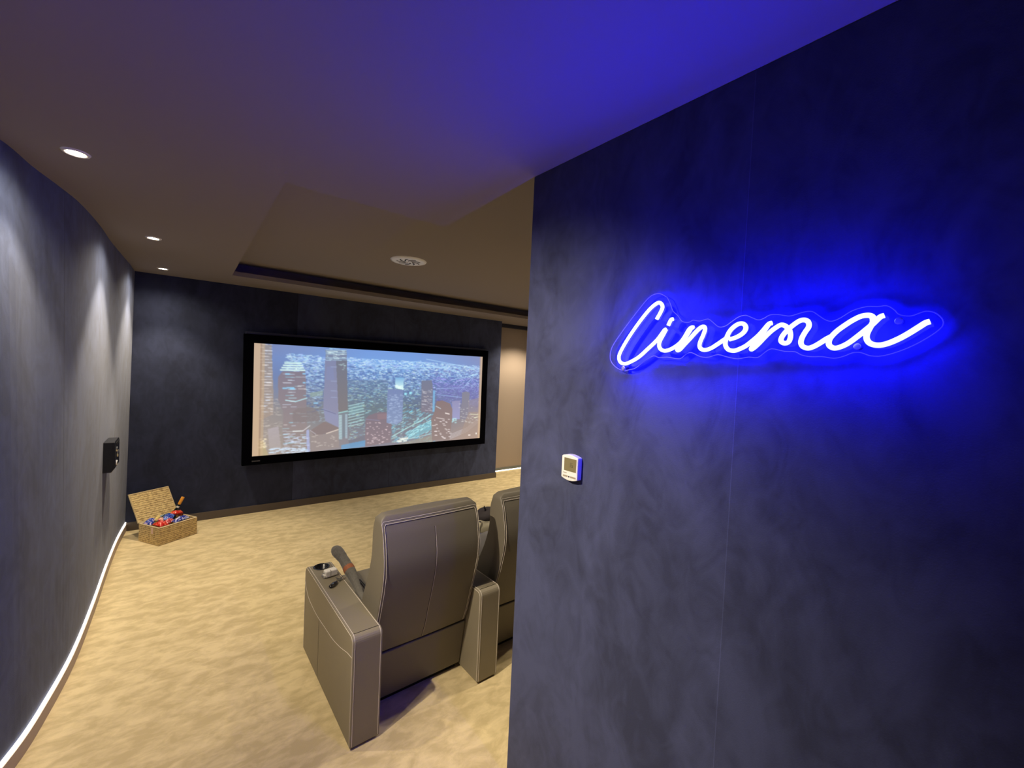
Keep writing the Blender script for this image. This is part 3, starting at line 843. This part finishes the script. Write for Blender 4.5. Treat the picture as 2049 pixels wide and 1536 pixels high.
# ------------------------------------------------------------------ wall speaker
sp = empty('wall_speaker', (-.487, 4.55, 1.047), label='small black box speaker fixed to the curved grey-blue wall', cat='speaker')
bm = B(); 
# side outline seen from the camera: flat top, chamfered lower outer corner
poly = [(-.012, -.135, -.117), (-.012, -.135, .117), (.066, -.135, .117), (.070, -.135, .10), (.070, -.135, -.085), (.050, -.135, -.117)]
prism(bm, poly, (0, .27, 0))
obj('cabinet', bm, M_gloss, sp, bevel=.003)
for (y, z, r, mt) in ((-.03, -.06, .022, M_white), (.04, .005, .032, M_steel), (-.035, .05, .020, M_steel)):
    bm = B()
    cyl(bm, (.0695, y, z), (.074, y, z), r, r*.9, n=28)
    dr = obj('driver', bm, mt, sp)
    bm = B(); cyl(bm, (.0741, y, z), (.078, y, z), r*.45, r*.3, n=20); obj('dust_cap', bm, M_gloss, dr)
bm = B(); box(bm, .0695, .073, -.10, .10, .085, .108); obj('top_bracket', bm, M_black, sp, bevel=.001)

# ------------------------------------------------------------------ ceiling air diffuser
vt = empty('ceiling_air_vent', (1.66, 3.82, 2.862), label='round white ceiling air vent with dark swirl slots in the raised panel', cat='air vent')
bm = B(); lathe(bm, [(.0, -.012), (.10, -.012), (.135, -.014), (.165, -.006), (.168, 0)], n=56)
obj('cover_ring', bm, mat('vent_white', (.88, .90, 1, 1), .4), vt, smooth=True)
bm = B()
for k in range(9):
    a = 2*PI*k/9
    P = []
    for s in range(7):
        r = .035+.075*s/6; t = a+.75*s/6
        P.append((r*math.cos(t), r*math.sin(t)))
    w = .011
    for (x0, y0), (x1, y1) in zip(P, P[1:]):
        dx, dy = x1-x0, y1-y0; l = math.hypot(dx, dy); nx, ny = -dy/l*w/2, dx/l*w/2
        vs = [bm.verts.new((x, y, -.0145)) for x, y in ((x0-nx, y0-ny), (x0+nx, y0+ny), (x1+nx, y1+ny), (x1-nx, y1-ny))]
        bm.faces.new(vs)
        vb = [bm.verts.new((v.co.x, v.co.y, -.0118)) for v in vs]
        for i in range(4): bm.faces.new((vs[i], vs[(i+1) % 4], vb[(i+1) % 4], vb[i]))
obj('swirl_slots', bm, M_black, vt)

# ------------------------------------------------------------------ cinema recliners
CO = Vector((.652, 1.968, 0)); CR = math.radians(1.2)
AW, AL, AH = .145, .912, .555

def arm_profile(r=.035, rf=.06):
    P = [(0, .012), (0, AH-r)]
    for i in range(1, 7):
        a = PI/2*i/6; P.append((r-r*math.cos(a), AH-r+r*math.sin(a)))
    for i in range(0, 7):
        a = PI/2*i/6; P.append((AL-rf+rf*math.sin(a), AH-rf+rf*math.cos(a)))
    P += [(AL, .012)]
    return P

def double_thread(bm, x, side, path_yz, in1, rr=.0012):
    """two threads along an outer edge: one on the flank, one on the top and rear surface"""
    tube(bm, [(x-side*.0002, y, z) for y, z in path_yz], rr, 6)
    return

def make_arm(parent, x0, side_panel=True, slots=True):
    bm = B()
    prism(bm, [(x0, y, z) for y, z in arm_profile()], (AW, 0, 0))
    arm = obj('armrest', bm, M_leather, parent)
    # cup holder well
    cx, cy = x0+AW/2, .825
    cut = B(); cyl(cut, (cx, cy, AH-.075), (cx, cy, AH+.03), .040, n=40)
    cme = bpy.data.meshes.new('well'); cut.to_mesh(cme); cut.free()
    co = bpy.data.objects.new('well', cme); COL.objects.link(co)
    co.parent = parent
    bo = arm.modifiers.new('well', 'BOOLEAN'); bo.operation = 'DIFFERENCE'; bo.object = co; bo.solver = 'EXACT'
    bv = arm.modifiers.new('Bevel', 'BEVEL'); bv.width = .008; bv.segments = 3; bv.limit_method = 'ANGLE'; bv.angle_limit = math.radians(50)
    dg = bpy.context.evaluated_depsgraph_get(); dg.update()
    nm = bpy.data.meshes.new_from_object(arm.evaluated_get(dg))
    arm.modifiers.clear(); arm.data = nm
    bpy.data.objects.remove(co, do_unlink=True)
    bm = B()
    lathe(bm, [(.0392, -.07), (.0392, .0005), (.0405, .0022), (.0465, .0022), (.0485, .0003), (.0470, -.001), (.0385, -.001), (.0385, -.068), (0, -.068)], c=(cx, cy, AH), n=40)
    obj('cup_holder', bm, M_gloss, arm, smooth=True)
    # threads
    bm = B()
    prof = arm_profile()
    i_in = .008
    inner = [(i_in, .02), (i_in, AH-.035)]
    for i in range(1, 7):
        a = PI/2*i/6; inner.append((.035-(.035-i_in)*math.cos(a), AH-.035+(.035-i_in)*math.sin(a)))
    for i in range(0, 7):
        a = PI/2*i/6; inner.append((AL-.06+(.06-i_in)*math.sin(a), AH-.06+(.06-i_in)*math.cos(a)))
    inner.append((AL-i_in, .02))
    outer = [(0, .02)]+prof[1:-1]+[(AL, .02)]
    for xs, xt in ((x0, x0+.009), (x0+AW, x0+AW-.009)):
        tube(bm, [(xs, y, z) for y, z in inner], .0017, 6)
        tube(bm, [(xt, y, z) for y, z in outer], .0017, 6)
    obj('edge_stitching', bm, M_thread, arm)
    bm = B(); box(bm, x0+.009, x0+AW-.009, .030, .0325, AH-.0012, AH+.0006)
    obj('cross_seam', bm, M_creas, arm)
    if side_panel:
        bm = B()
        pts = [(x0-.0002, y, z) for y, z in ((AL-.004, .455), (.86, .405), (.80, .378), (.70, .366), (.60, .364), (.457, .374), (.32, .384), (.207, .405), (.133, .425), (.075, .442), (.012, .452))]
        tube(bm, smooth_path(pts, 4), .0014, 6)
        obj('side_panel_stitching', bm, M_thread, arm)
        bm = B(); box(bm, x0-.0005, x0+.001, .574, .576, .02, .364)
        obj('side_panel_seam', bm, M_creas, arm)
    return arm

REAR = [(1.052, .072), (1.035, .058), (1.0, .045), (.955, .034), (.90, .022), (.86, .016), (.80, .016), (.72, .030), (.63, .054), (.53, .084), (.42, .112), (.325, .150)]
FRONT = [(1.052, .150), (1.035, .165), (1.0, .175), (.955, .178), (.90, .176), (.86, .180), (.80, .195), (.72, .225), (.63, .27), (.53, .31), (.42, .34), (.325, .35)]

def ease(tab, z):
    t = sorted(tab)
    if z <= t[0][0]: return t[0][1]
    for (z0, y0), (z1, y1) in zip(t, t[1:]):
        if z <= z1: return y0+(y1-y0)*(z-z0)/(z1-z0)
    return t[-1][1]

def make_back(parent, x0, x1, top=1.09):
    """shaped back: flat rear cloth panel, rounded top corners, headrest roll"""
    bm = B()
    zt = top
    zs = [.325+(zt-.325)*i/30 for i in range(31)]
    rc = .030
    nx = 14
    R, F = [], []
    def sm(tab, z):           # smoothed profile
        return (ease(tab, z-.02)+ease(tab, z)*2+ease(tab, z+.02))/4
    for z in zs:
        ins = 0
        d = zt-z
        if d < rc: ins = rc-math.sqrt(max(0, rc*rc-(rc-d)**2))
        zz = z
        yr, yf = sm(REAR, min(zz, 1.052)), sm(FRONT, min(zz, 1.052))
        k = max(0, 1-d/.035)
        yr += .016*k*k; yf -= .016*k*k
        a, b = x0+ins, x1-ins
        row = []; row2 = []
        for i in range(nx+1):
            t = i/nx; x = a+(b-a)*t
            bul = .006*math.sin(PI*t)
            row.append(bm.verts.new((x, yr-bul, z-.0)))
            row2.append(bm.verts.new((x, yf+.02*math.sin(PI*t), z)))
        R.append(row); F.append(row2)
    def quads(G):
        for a, b in zip(G, G[1:]):
            for i in range(nx):
                bm.faces.new((a[i], a[i+1], b[i+1], b[i])).smooth = True
    quads(R); quads(F)
    for i in range(len(zs)-1):
        for s in (0, nx):
            bm.faces.new((R[i][s], R[i+1][s], F[i+1][s], F[i][s])).smooth = True
    for G, H in ((R[0], F[0]), (R[-1], F[-1])):
        for i in range(nx):
            bm.faces.new((G[i], G[i+1], H[i+1], H[i])).smooth = True
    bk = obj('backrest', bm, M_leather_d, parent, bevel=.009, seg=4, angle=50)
    for p in bk.data.polygons: p.use_smooth = True
    # threads along the rear panel
    bm = B()
    for off, dy, rr in ((.004, -.0035, .0013), (.015, -.0065, .0013)):
        P = []
        for z in [.335+i*.02 for i in range(36)]:
            P.append((x0+off, sm(REAR, z)+dy+(.0025 if off < .01 else .003), z))
        zz = 1.048 if off > .01 else 1.060
        L = [p for p in P if p[2] < zz-.02]
        L.append((x0+off, sm(REAR, zz-.012)+dy+.003, zz-.012)); L.append((x0+off+.008, sm(REAR, zz)+dy+.002, zz))
        Rr = [(x1-(p[0]-x0), p[1], p[2]) for p in L][::-1]
        mid = [(x0+off+.02+(x1-x0-2*off-.04)*i/10, sm(REAR, zz)+dy-.0045*math.sin(PI*i/10)-(.0), zz) for i in range(11)]
        tube(bm, L+mid+Rr, rr, 6)
    obj('edge_stitching', bm, M_thread, bk)
    xm = (x0+x1)/2+.004
    bm = B()
    tube(bm, [(xm, sm(REAR, z)-.0058, z) for z in [.335+i*.02 for i in range(34)]], .0011, 6)
    obj('centre_stitching', bm, M_thread, bk)
    bm = B()
    tube(bm, [(xm-.004, sm(REAR, z)-.0055, z) for z in [.335+i*.02 for i in range(34)]], .0014, 6)
    obj('centre_seam', bm, M_creas, bk)
    return bk

def make_seat(name, label, arms, sx0, sx1):
    t = empty(name, tuple(CO), CR, label=label, cat='recliner chair', group='grey leather cinema recliners in a row')
    bpy.context.view_layer.update()
    for ax, sp_ in arms: make_arm(t, ax, sp_)
    make_back(t, sx0-.008, sx1-.007)
    bm = B(); box(bm, sx0, sx1, .165, .30, .032, .319)
    vs = bm.verts[:]
    for v in vs:
        if v.co.z > .2 and v.co.y < .2: v.co.y = .142
        elif v.co.y < .2: v.co.y = .190
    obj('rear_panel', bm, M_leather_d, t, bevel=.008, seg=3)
    bm = B(); box(bm, sx0+.02, sx1-.02, .215, .86, .0, .05)
    obj('base_plinth', bm, M_black, t)
    bm = B(); box(bm, sx0+.002, sx1-.002, .30, .84, .05, .33)
    obj('seat_frame', bm, M_leather, t, bevel=.01)
    bm = B(); box(bm, sx0+.003, sx1-.003, .28, .87, .332, .455)
    obj('seat_cushion', bm, M_leather, t, bevel=.035, seg=5)
    bm = B(); box(bm, sx0+.006, sx1-.006, .862, .915, .06, .328)
    obj('footrest', bm, M_leather, t, bevel=.018, seg=4)
    return t
make_seat('cinema_recliner', 'grey leather cinema recliner with keys and a white plug on its outer armrest', [(0.0, True), (.735, False)], .150, .732)
make_seat('cinema_recliner', 'grey leather cinema recliner behind the sign wall edge, with a bag on its seat', [(1.482, False)], .912, 1.478)

CM = Matrix.Translation(CO) @ Matrix.Rotation(CR, 4, 'Z')
def cl(x, y, z): return CM @ Vector((x, y, z))

# ------------------------------------------------------------------ things on the seats
# white plug block
pb = empty('charger_plug', tuple(cl(.084, .672, AH)), CR+.12, label='white charger plug lying on the grey armrest beside the cup holder', cat='charger')
bm = B(); box(bm, -.036, .036, -.022, .022, .003, .043)
obj('plug_body', bm, mat('cream_white_plastic', (.86, .83, .76, 1), .35), pb, bevel=.008, seg=4)
bm = B(); box(bm, -.008, -.0055, -.0226, -.006, .012, .0435)
obj('body_gap', bm, mat('grey_gap', (.25, .23, .2, 1), .6), pb)
for y, z in ((-.008, .014), (.008, .014), (0, .028)):
    bm = B(); box(bm, -.052, -.035, y-.0015, y+.0015, z-.003, z+.003)
    obj('metal_pin', bm, M_steel, pb, bevel=.0004)
bm = B(); box(bm, -.044, -.034, -.016, .014, .003, .02)
obj('adapter_foot', bm, mat('cream_white_plastic_b', (.82, .79, .72, 1), .35), pb, bevel=.003)

# car keys
kf = empty('car_key', tuple(cl(.066, .545, AH)), CR+.75, label='black car key fob with a metal ring and keys on the grey armrest', cat='key')
bm = B()
rings = []
for (x, hw_, hz) in ((-.036, .006, .004), (-.028, .014, .0065), (-.01, .018, .0075), (.012, .016, .0075), (.028, .010, .006), (.034, .005, .004)):
    rings.append([bm.verts.new((x, hw_*math.cos(a), .008+hz*math.sin(a))) for a in [2*PI*i/14 for i in range(14)]])
for a, b in zip(rings, rings[1:]):
    for i in range(14): bm.faces.new((a[i], a[(i+1) % 14], b[(i+1) % 14], b[i]))
bm.faces.new(rings[0]); bm.faces.new(rings[-1])
obj('fob', bm, mat('fob_black', (.015, .013, .012, 1), .18, coat=.5), kf, smooth=True)
bm = B(); cyl(bm, (-.008, 0, .0145), (-.008, 0, .0165), .0065, n=20)
obj('fob_button', bm, M_steel, kf)
bm = B(); tube(bm, [(.046+.013*math.cos(a), .013*math.sin(a), .004+.002*math.sin(2*a)) for a in [2*PI*i/24 for i in range(24)]], .0013, 6, closed=True)
obj('key_ring', bm, M_steel, kf)
for k, (a, l) in enumerate(((.1, .05), (-.7, .045), (.9, .035))):
    bm = B()
    Mx = Matrix.Translation((.056, 0, .0035+.0025*k)) @ Matrix.Rotation(a, 4, 'Z')
    cyl(bm, Mx @ Vector((.006, 0, -.001)), Mx @ Vector((.006, 0, .0012)), .0085, n=18)
    box(bm, .012, .012+l*.7, -.0028, .0028, -.001, .0011, M=Mx)
    for q_ in range(4):
        box(bm, .018+q_*.006, .021+q_*.006, .0026, .0052, -.001, .0011, M=Mx)
    obj('key_blade', bm, M_steel, kf)

# slim grey fabric bundle leaning inside the outer armrest
gb = empty('fabric_bundle', tuple(cl(.19, .5, .455)), CR, label='slim grey fabric bundle with an orange ring and black strap, inside the outer armrest', cat='bundle')
def gl(x, y, z): return Vector((x-.19, y-.5, z-.455))
path = smooth_path([gl(.192, .40, .478), gl(.198, .48, .500), gl(.197, .57, .538), gl(.191, .65, .572), gl(.179, .73, .610), gl(.163, .80, .637), gl(.150, .852, .648)], 6)
n = len(path)
rad = []
rr_ = random.Random(3)
for i in range(n):
    t = i/(n-1)
    r = .017+.015*min(1, t*1.8)
    r += .0022*math.sin(t*17)+.0012*rr_.uniform(-1, 1)
    if t > .86: r *= math.sqrt(max(.03, 1-((t-.86)/.145)**2))
    rad.append(r)
bm = B(); tube(bm, path, rad, 16)
obj('grey_fabric', bm, mat('grey_felt', (.155, .145, .125, 1), .95, noise=.3, nscale=60, bump=.8, bscale=160, sheen=.3), gb)
i0 = int(n*.47)
bm = B(); tube(bm, path[i0:i0+4], [.0315, .034, .034, .0315], 18)
obj('orange_ring', bm, mat('orange_trim', (.36, .12, .05, 1), .7), gb)
bm = B()
sp_ = smooth_path([gl(.222, .56, .536), gl(.232, .50, .522), gl(.236, .44, .510), gl(.232, .36, .490), gl(.222, .31, .474)], 5)
m_ = len(sp_)
tube(bm, sp_, [.008+.018*math.exp(-((i/m_-.62)/.22)**2) for i in range(m_)], 12)
obj('black_strap', bm, M_black, gb)

# bag standing on the second seat
bg = empty('bag', tuple(cl(1.21, .60, .455)), CR, label='grey bag with pale open lining and a dark rolled top between the recliner backs', cat='bag')
def blob(name, prof, m, parent, sx=1, sy=1, wob=.05, seed=1, n=28, **kw):
    bm = B(); lathe(bm, prof, n=n)
    rn = random.Random(seed); ph = [rn.uniform(0, 6) for _ in range(4)]
    for v in bm.verts:
        a = math.atan2(v.co.y, v.co.x)
        k = 1+wob*(math.sin(3*a+ph[0])+.6*math.sin(5*a+ph[1]+v.co.z*20))
        v.co.x *= sx*k; v.co.y *= sy*k
    return obj(name, bm, m, parent, smooth=True, **kw)
blob('bag_body', [(0, .003), (.10, .004), (.125, .03), (.13, .10), (.118, .17), (.108, .20), (.10, .205), (.098, .19), (0, .18)], mat('grey_canvas', (.20, .19, .19, 1), .85, noise=.1, nscale=30, bump=.4, bscale=200), bg, 1.25, .75, .03, 2)
bm = B()
blob('pale_lining', [(.108, .196), (.118, .225), (.104, .285), (.096, .285), (.094, .225), (.09, .2)], mat('beige_lining', (.42, .38, .27, 1), .8), bg, 1.2, .75, .07, 5)
dk = blob('dark_roll', [(0, .255), (.075, .262), (.100, .285), (.098, .315), (.070, .340), (0, .350)], mat('dark_brown_cloth', (.035, .028, .030, 1), .8, bump=.4, bscale=120), bg, 1.15, .8, .05, 7)
bm = B(); tube(bm, smooth_path([(-.055, -.03, .335), (-.052, -.028, .355), (-.060, -.025, .370), (-.056, -.022, .380)], 4), [.006]*8+[.004]*4+[.002], 8)
obj('top_tie', bm, M_black, bg)
bm = B(); tube(bm, smooth_path([(-.12, -.05, .20), (-.150, -.07, .25), (-.145, -.075, .29), (-.11, -.06, .28)], 5), .005, 8)
obj('side_strap', bm, mat('grey_webbing', (.12, .11, .12, 1), .7), bg)

# ------------------------------------------------------------------ seagrass basket
BA = math.atan2(.539, .842)
bk_o = Vector((-.175, 5.244, 0))
bs = empty('storage_basket', tuple(bk_o), BA, label='woven seagrass basket with open lid, filled with snack packets, on the carpet', cat='basket')
BL, BW, BH = .358, .300, .172
bm = B(); t_ = .012
box(bm, 0, BL, 0, t_, 0, BH); box(bm, 0, BL, BW-t_, BW, 0, BH)
box(bm, 0, t_, t_, BW-t_, 0, BH); box(bm, BL-t_, BL, t_, BW-t_, 0, BH); box(bm, t_, BL-t_, t_, BW-t_, 0, .01)
obj('basket_body', bm, M_weave, bs)
bm = B()
tube(bm, [(t_/2, t_/2, BH), (BL-t_/2, t_/2, BH), (BL-t_/2, BW-t_/2, BH), (t_/2, BW-t_/2, BH)], .0075, 8, closed=True)
obj('woven_rim', bm, mat('pale_seagrass', (.78, .64, .38, 1), .8, bump=.6, bscale=150), bs)
lid = B()
LA = math.radians(58); LD = .30
Mx = Matrix.Translation((0, BW+.008, BH+.008)) @ Matrix.Rotation(LA, 4, 'X')
box(lid, 0, BL, 0, LD, -.012, 0, M=Mx)
ld_ = obj('lid', lid, M_weave, bs, bevel=.003)
bm = B(); tube(bm, [Mx @ Vector(p) for p in ((0, 0, -.004), (BL, 0, -.004), (BL, LD, -.004), (0, LD, -.004))], .008, 8, closed=True)
obj('lid_rim', bm, mat('pale_seagrass_b', (.62, .49, .25, 1), .8, bump=.6, bscale=150), ld_)
bm = B(); box(bm, -.002, .0, .085, .11, .105, .165); 
obj('paper_tag', bm, mat('pink_paper', (.75, .52, .42, 1), .7), bs)

def packet(name, label, a, b, z, l, w, rz, tilt, m, seed):
    bm = B()
    nx, ny = 20, 14
    rn = random.Random(seed); ph = [rn.uniform(0, 6.3) for _ in range(6)]
    T, Bt = [], []
    for j in range(ny+1):
        rt, rb = [], []
        for i in range(nx+1):
            u, v = i/nx*2-1, j/ny*2-1
            h = .027*(1-u**4)*(1-abs(v)**2.5)
            h += .007*math.sin(9*u+ph[0]+4*v)*(1-abs(u))*(1-v*v)+.005*math.sin(12*v+5*u+ph[1])*(1-u*u)*(1-v*v)
            x = l/2*u; y = w/2*v*(1-.08*math.cos(3*u+ph[2]))
            if i in (0, nx): h = .0008*math.sin(9*v+ph[3])
            rt.append(bm.verts.new((x, y, h+.0006))); rb.append(bm.verts.new((x, y, -abs(h)*.7-.0006)))
        T.append(rt); Bt.append(rb)
    for G in (T, Bt):
        for r0, r1 in zip(G, G[1:]):
            for i in range(nx): bm.faces.new((r0[i], r0[i+1], r1[i+1], r1[i]))
    for r0, r1, s0, s1 in zip(T, T[1:], Bt, Bt[1:]):
        for k in (0, nx): bm.faces.new((r0[k], r1[k], s1[k], s0[k]))
    for k in (0, ny):
        for i in range(nx): bm.faces.new((T[k][i], T[k][i+1], Bt[k][i+1], Bt[k][i]))
    o = obj(name, bm, m, smooth=True, label=label, cat='snack packet', group='snack packets in the basket')
    base = Matrix.Translation(bk_o) @ Matrix.Rotation(BA, 4, 'Z')
    o.matrix_world = base @ Matrix.Translation((a, b, z+.014)) @ Matrix.Rotation(rz, 4, 'Z') @ Euler(tilt).to_matrix().to_4x4()
    return o
BLU = srgb(45, 70, 165); WHI = srgb(225, 225, 240); RED = srgb(205, 35, 25); PNK = srgb(240, 190, 165); YEL = srgb(240, 215, 130); LBL = srgb(130, 165, 235); ORG = srgb(235, 110, 60)
packet('snack_packet', 'blue and white snack packet in the basket corner under the lid hinge', .062, .238, .166, .10, .075, .5, (.1, -.25, 0), packet_mat('blue_white_foil', BLU, srgb(215, 195, 235), BLU, 22), 1)
packet('snack_packet', 'red snack packet at the front left corner of the basket', .062, .075, .168, .09, .10, .2, (.15, .1, 0), packet_mat('red_foil', RED, srgb(235, 120, 90), RED, 30), 2)
packet('snack_packet', 'pale pink snack packet poking up behind the red one in the front left corner', .105, .155, .178, .06, .05, 1.2, (.5, .3, 0), packet_mat('pink_foil', PNK, RED, PNK, 24), 3)
packet('snack_packet', 'cream yellow snack packet between two blue packets near the lid', .120, .225, .180, .075, .035, .6, (.3, -.1, 0), packet_mat('cream_foil', YEL, srgb(250, 240, 200), YEL, 20), 4)
packet('snack_packet', 'large blue snack packet with light blue splash in the middle of the basket', .190, .175, .182, .12, .09, .75, (.15, -.15, 0), packet_mat('bright_blue_foil', BLU, LBL, WHI, 16), 5)
packet('snack_packet', 'red and orange snack packet on top at the right end of the basket', .290, .215, .190, .10, .08, .2, (-.1, .15, 0), packet_mat('red_orange_foil', RED, ORG, PNK, 26), 6)
packet('snack_packet', 'plain red snack packet at the far right end below the bottle neck', .325, .225, .176, .04, .06, .1, (.2, .2, 0), packet_mat('plain_red_foil', RED, srgb(170, 25, 25), None, 20), 7)
packet('snack_packet', 'long dark blue snack packet along the front edge of the basket', .235, .062, .165, .15, .06, .12, (.1, -.05, 0), packet_mat('dark_blue_foil', srgb(50, 60, 150), WHI, srgb(60, 85, 185), 26), 8)
packet('snack_packet', 'green and white snack packet standing along the lid hinge', .205, .262, .178, .13, .03, .05, (.7, 0, 0), packet_mat('green_white_foil', srgb(90, 120, 110), srgb(215, 225, 215), srgb(60, 70, 90), 26), 9)
packet('snack_packet', 'red edged snack packet under the large blue one', .150, .105, .158, .10, .06, .3, (0, 0, 0), packet_mat('red_edge_foil', srgb(185, 45, 55), srgb(240, 190, 170), RED, 24), 10)
# bottle leaning in the basket
Mb = Matrix.Translation(bk_o) @ Matrix.Rotation(BA, 4, 'Z')
p0 = Mb @ Vector((.215, .245, .060)); p1 = Vector((.006, 5.60, .362))
bt = empty('bottle', tuple(p0), label='dark bottle with orange foil neck leaning out of the basket', cat='bottle')
D_ = (p1-p0); Lb = D_.length; rot = D_.to_track_quat('Z', 'Y').to_matrix().to_4x4()
def pr(name, prof, m):
    bm = B(); lathe(bm, prof, n=28, M=rot)
    return obj(name, bm, m, bt, smooth=True)
pr('glass', [(0, .002), (.026, .0), (.029, .01), (.029, Lb*.42), (.024, Lb*.52), (.0135, Lb*.64), (.0125, Lb-.075), (.012, Lb-.075), (0, Lb-.075)], mat('dark_glass', (.008, .012, .010, 1), .08, spec=.6))
pr('orange_foil', [(.0135, Lb-.078), (.0145, Lb-.070), (.0155, Lb-.005), (.014, Lb), (0, Lb)], mat('orange_foil', (.80, .34, .03, 1), .4, metal=0))
pr('neck_label', [(.0130, Lb-.115), (.0136, Lb-.112), (.0136, Lb-.098), (.0130, Lb-.096)], mat('cream_label', (.7, .66, .55, 1), .5))

# ------------------------------------------------------------------ camera
cam = bpy.data.cameras.new('camera')
cam.sensor_width = 36; cam.sensor_fit = 'HORIZONTAL'; cam.lens = 840/2049*36
cam.clip_start = .02
co = bpy.data.objects.new('camera', cam); COL.objects.link(co)
Rm = Matrix(((0.788808, -0.018527, -0.614361), (-0.612918, 0.051046, -0.788496), (0.045969, 0.998524, 0.02891)))
co.matrix_world = Matrix.Translation((0, 0, 1.85)) @ Rm.to_4x4()
S.camera = co
w = bpy.data.worlds.new('world'); S.world = w; w.use_nodes = True
w.node_tree.nodes['Background'].inputs[0].default_value = (0, 0, 0, 1)
S.view_settings.view_transform = 'Standard'; S.view_settings.look = 'None'
S.view_settings.exposure = EXPO; S.view_settings.gamma = 1
S.cycles.max_bounces = 6; S.cycles.diffuse_bounces = 4; S.cycles.glossy_bounces = 2; S.cycles.adaptive_threshold = .03; S.cycles.caustics_reflective = False; S.cycles.caustics_refractive = False
S.cycles.sample_clamp_indirect = 6
S.cycles.use_denoising = True
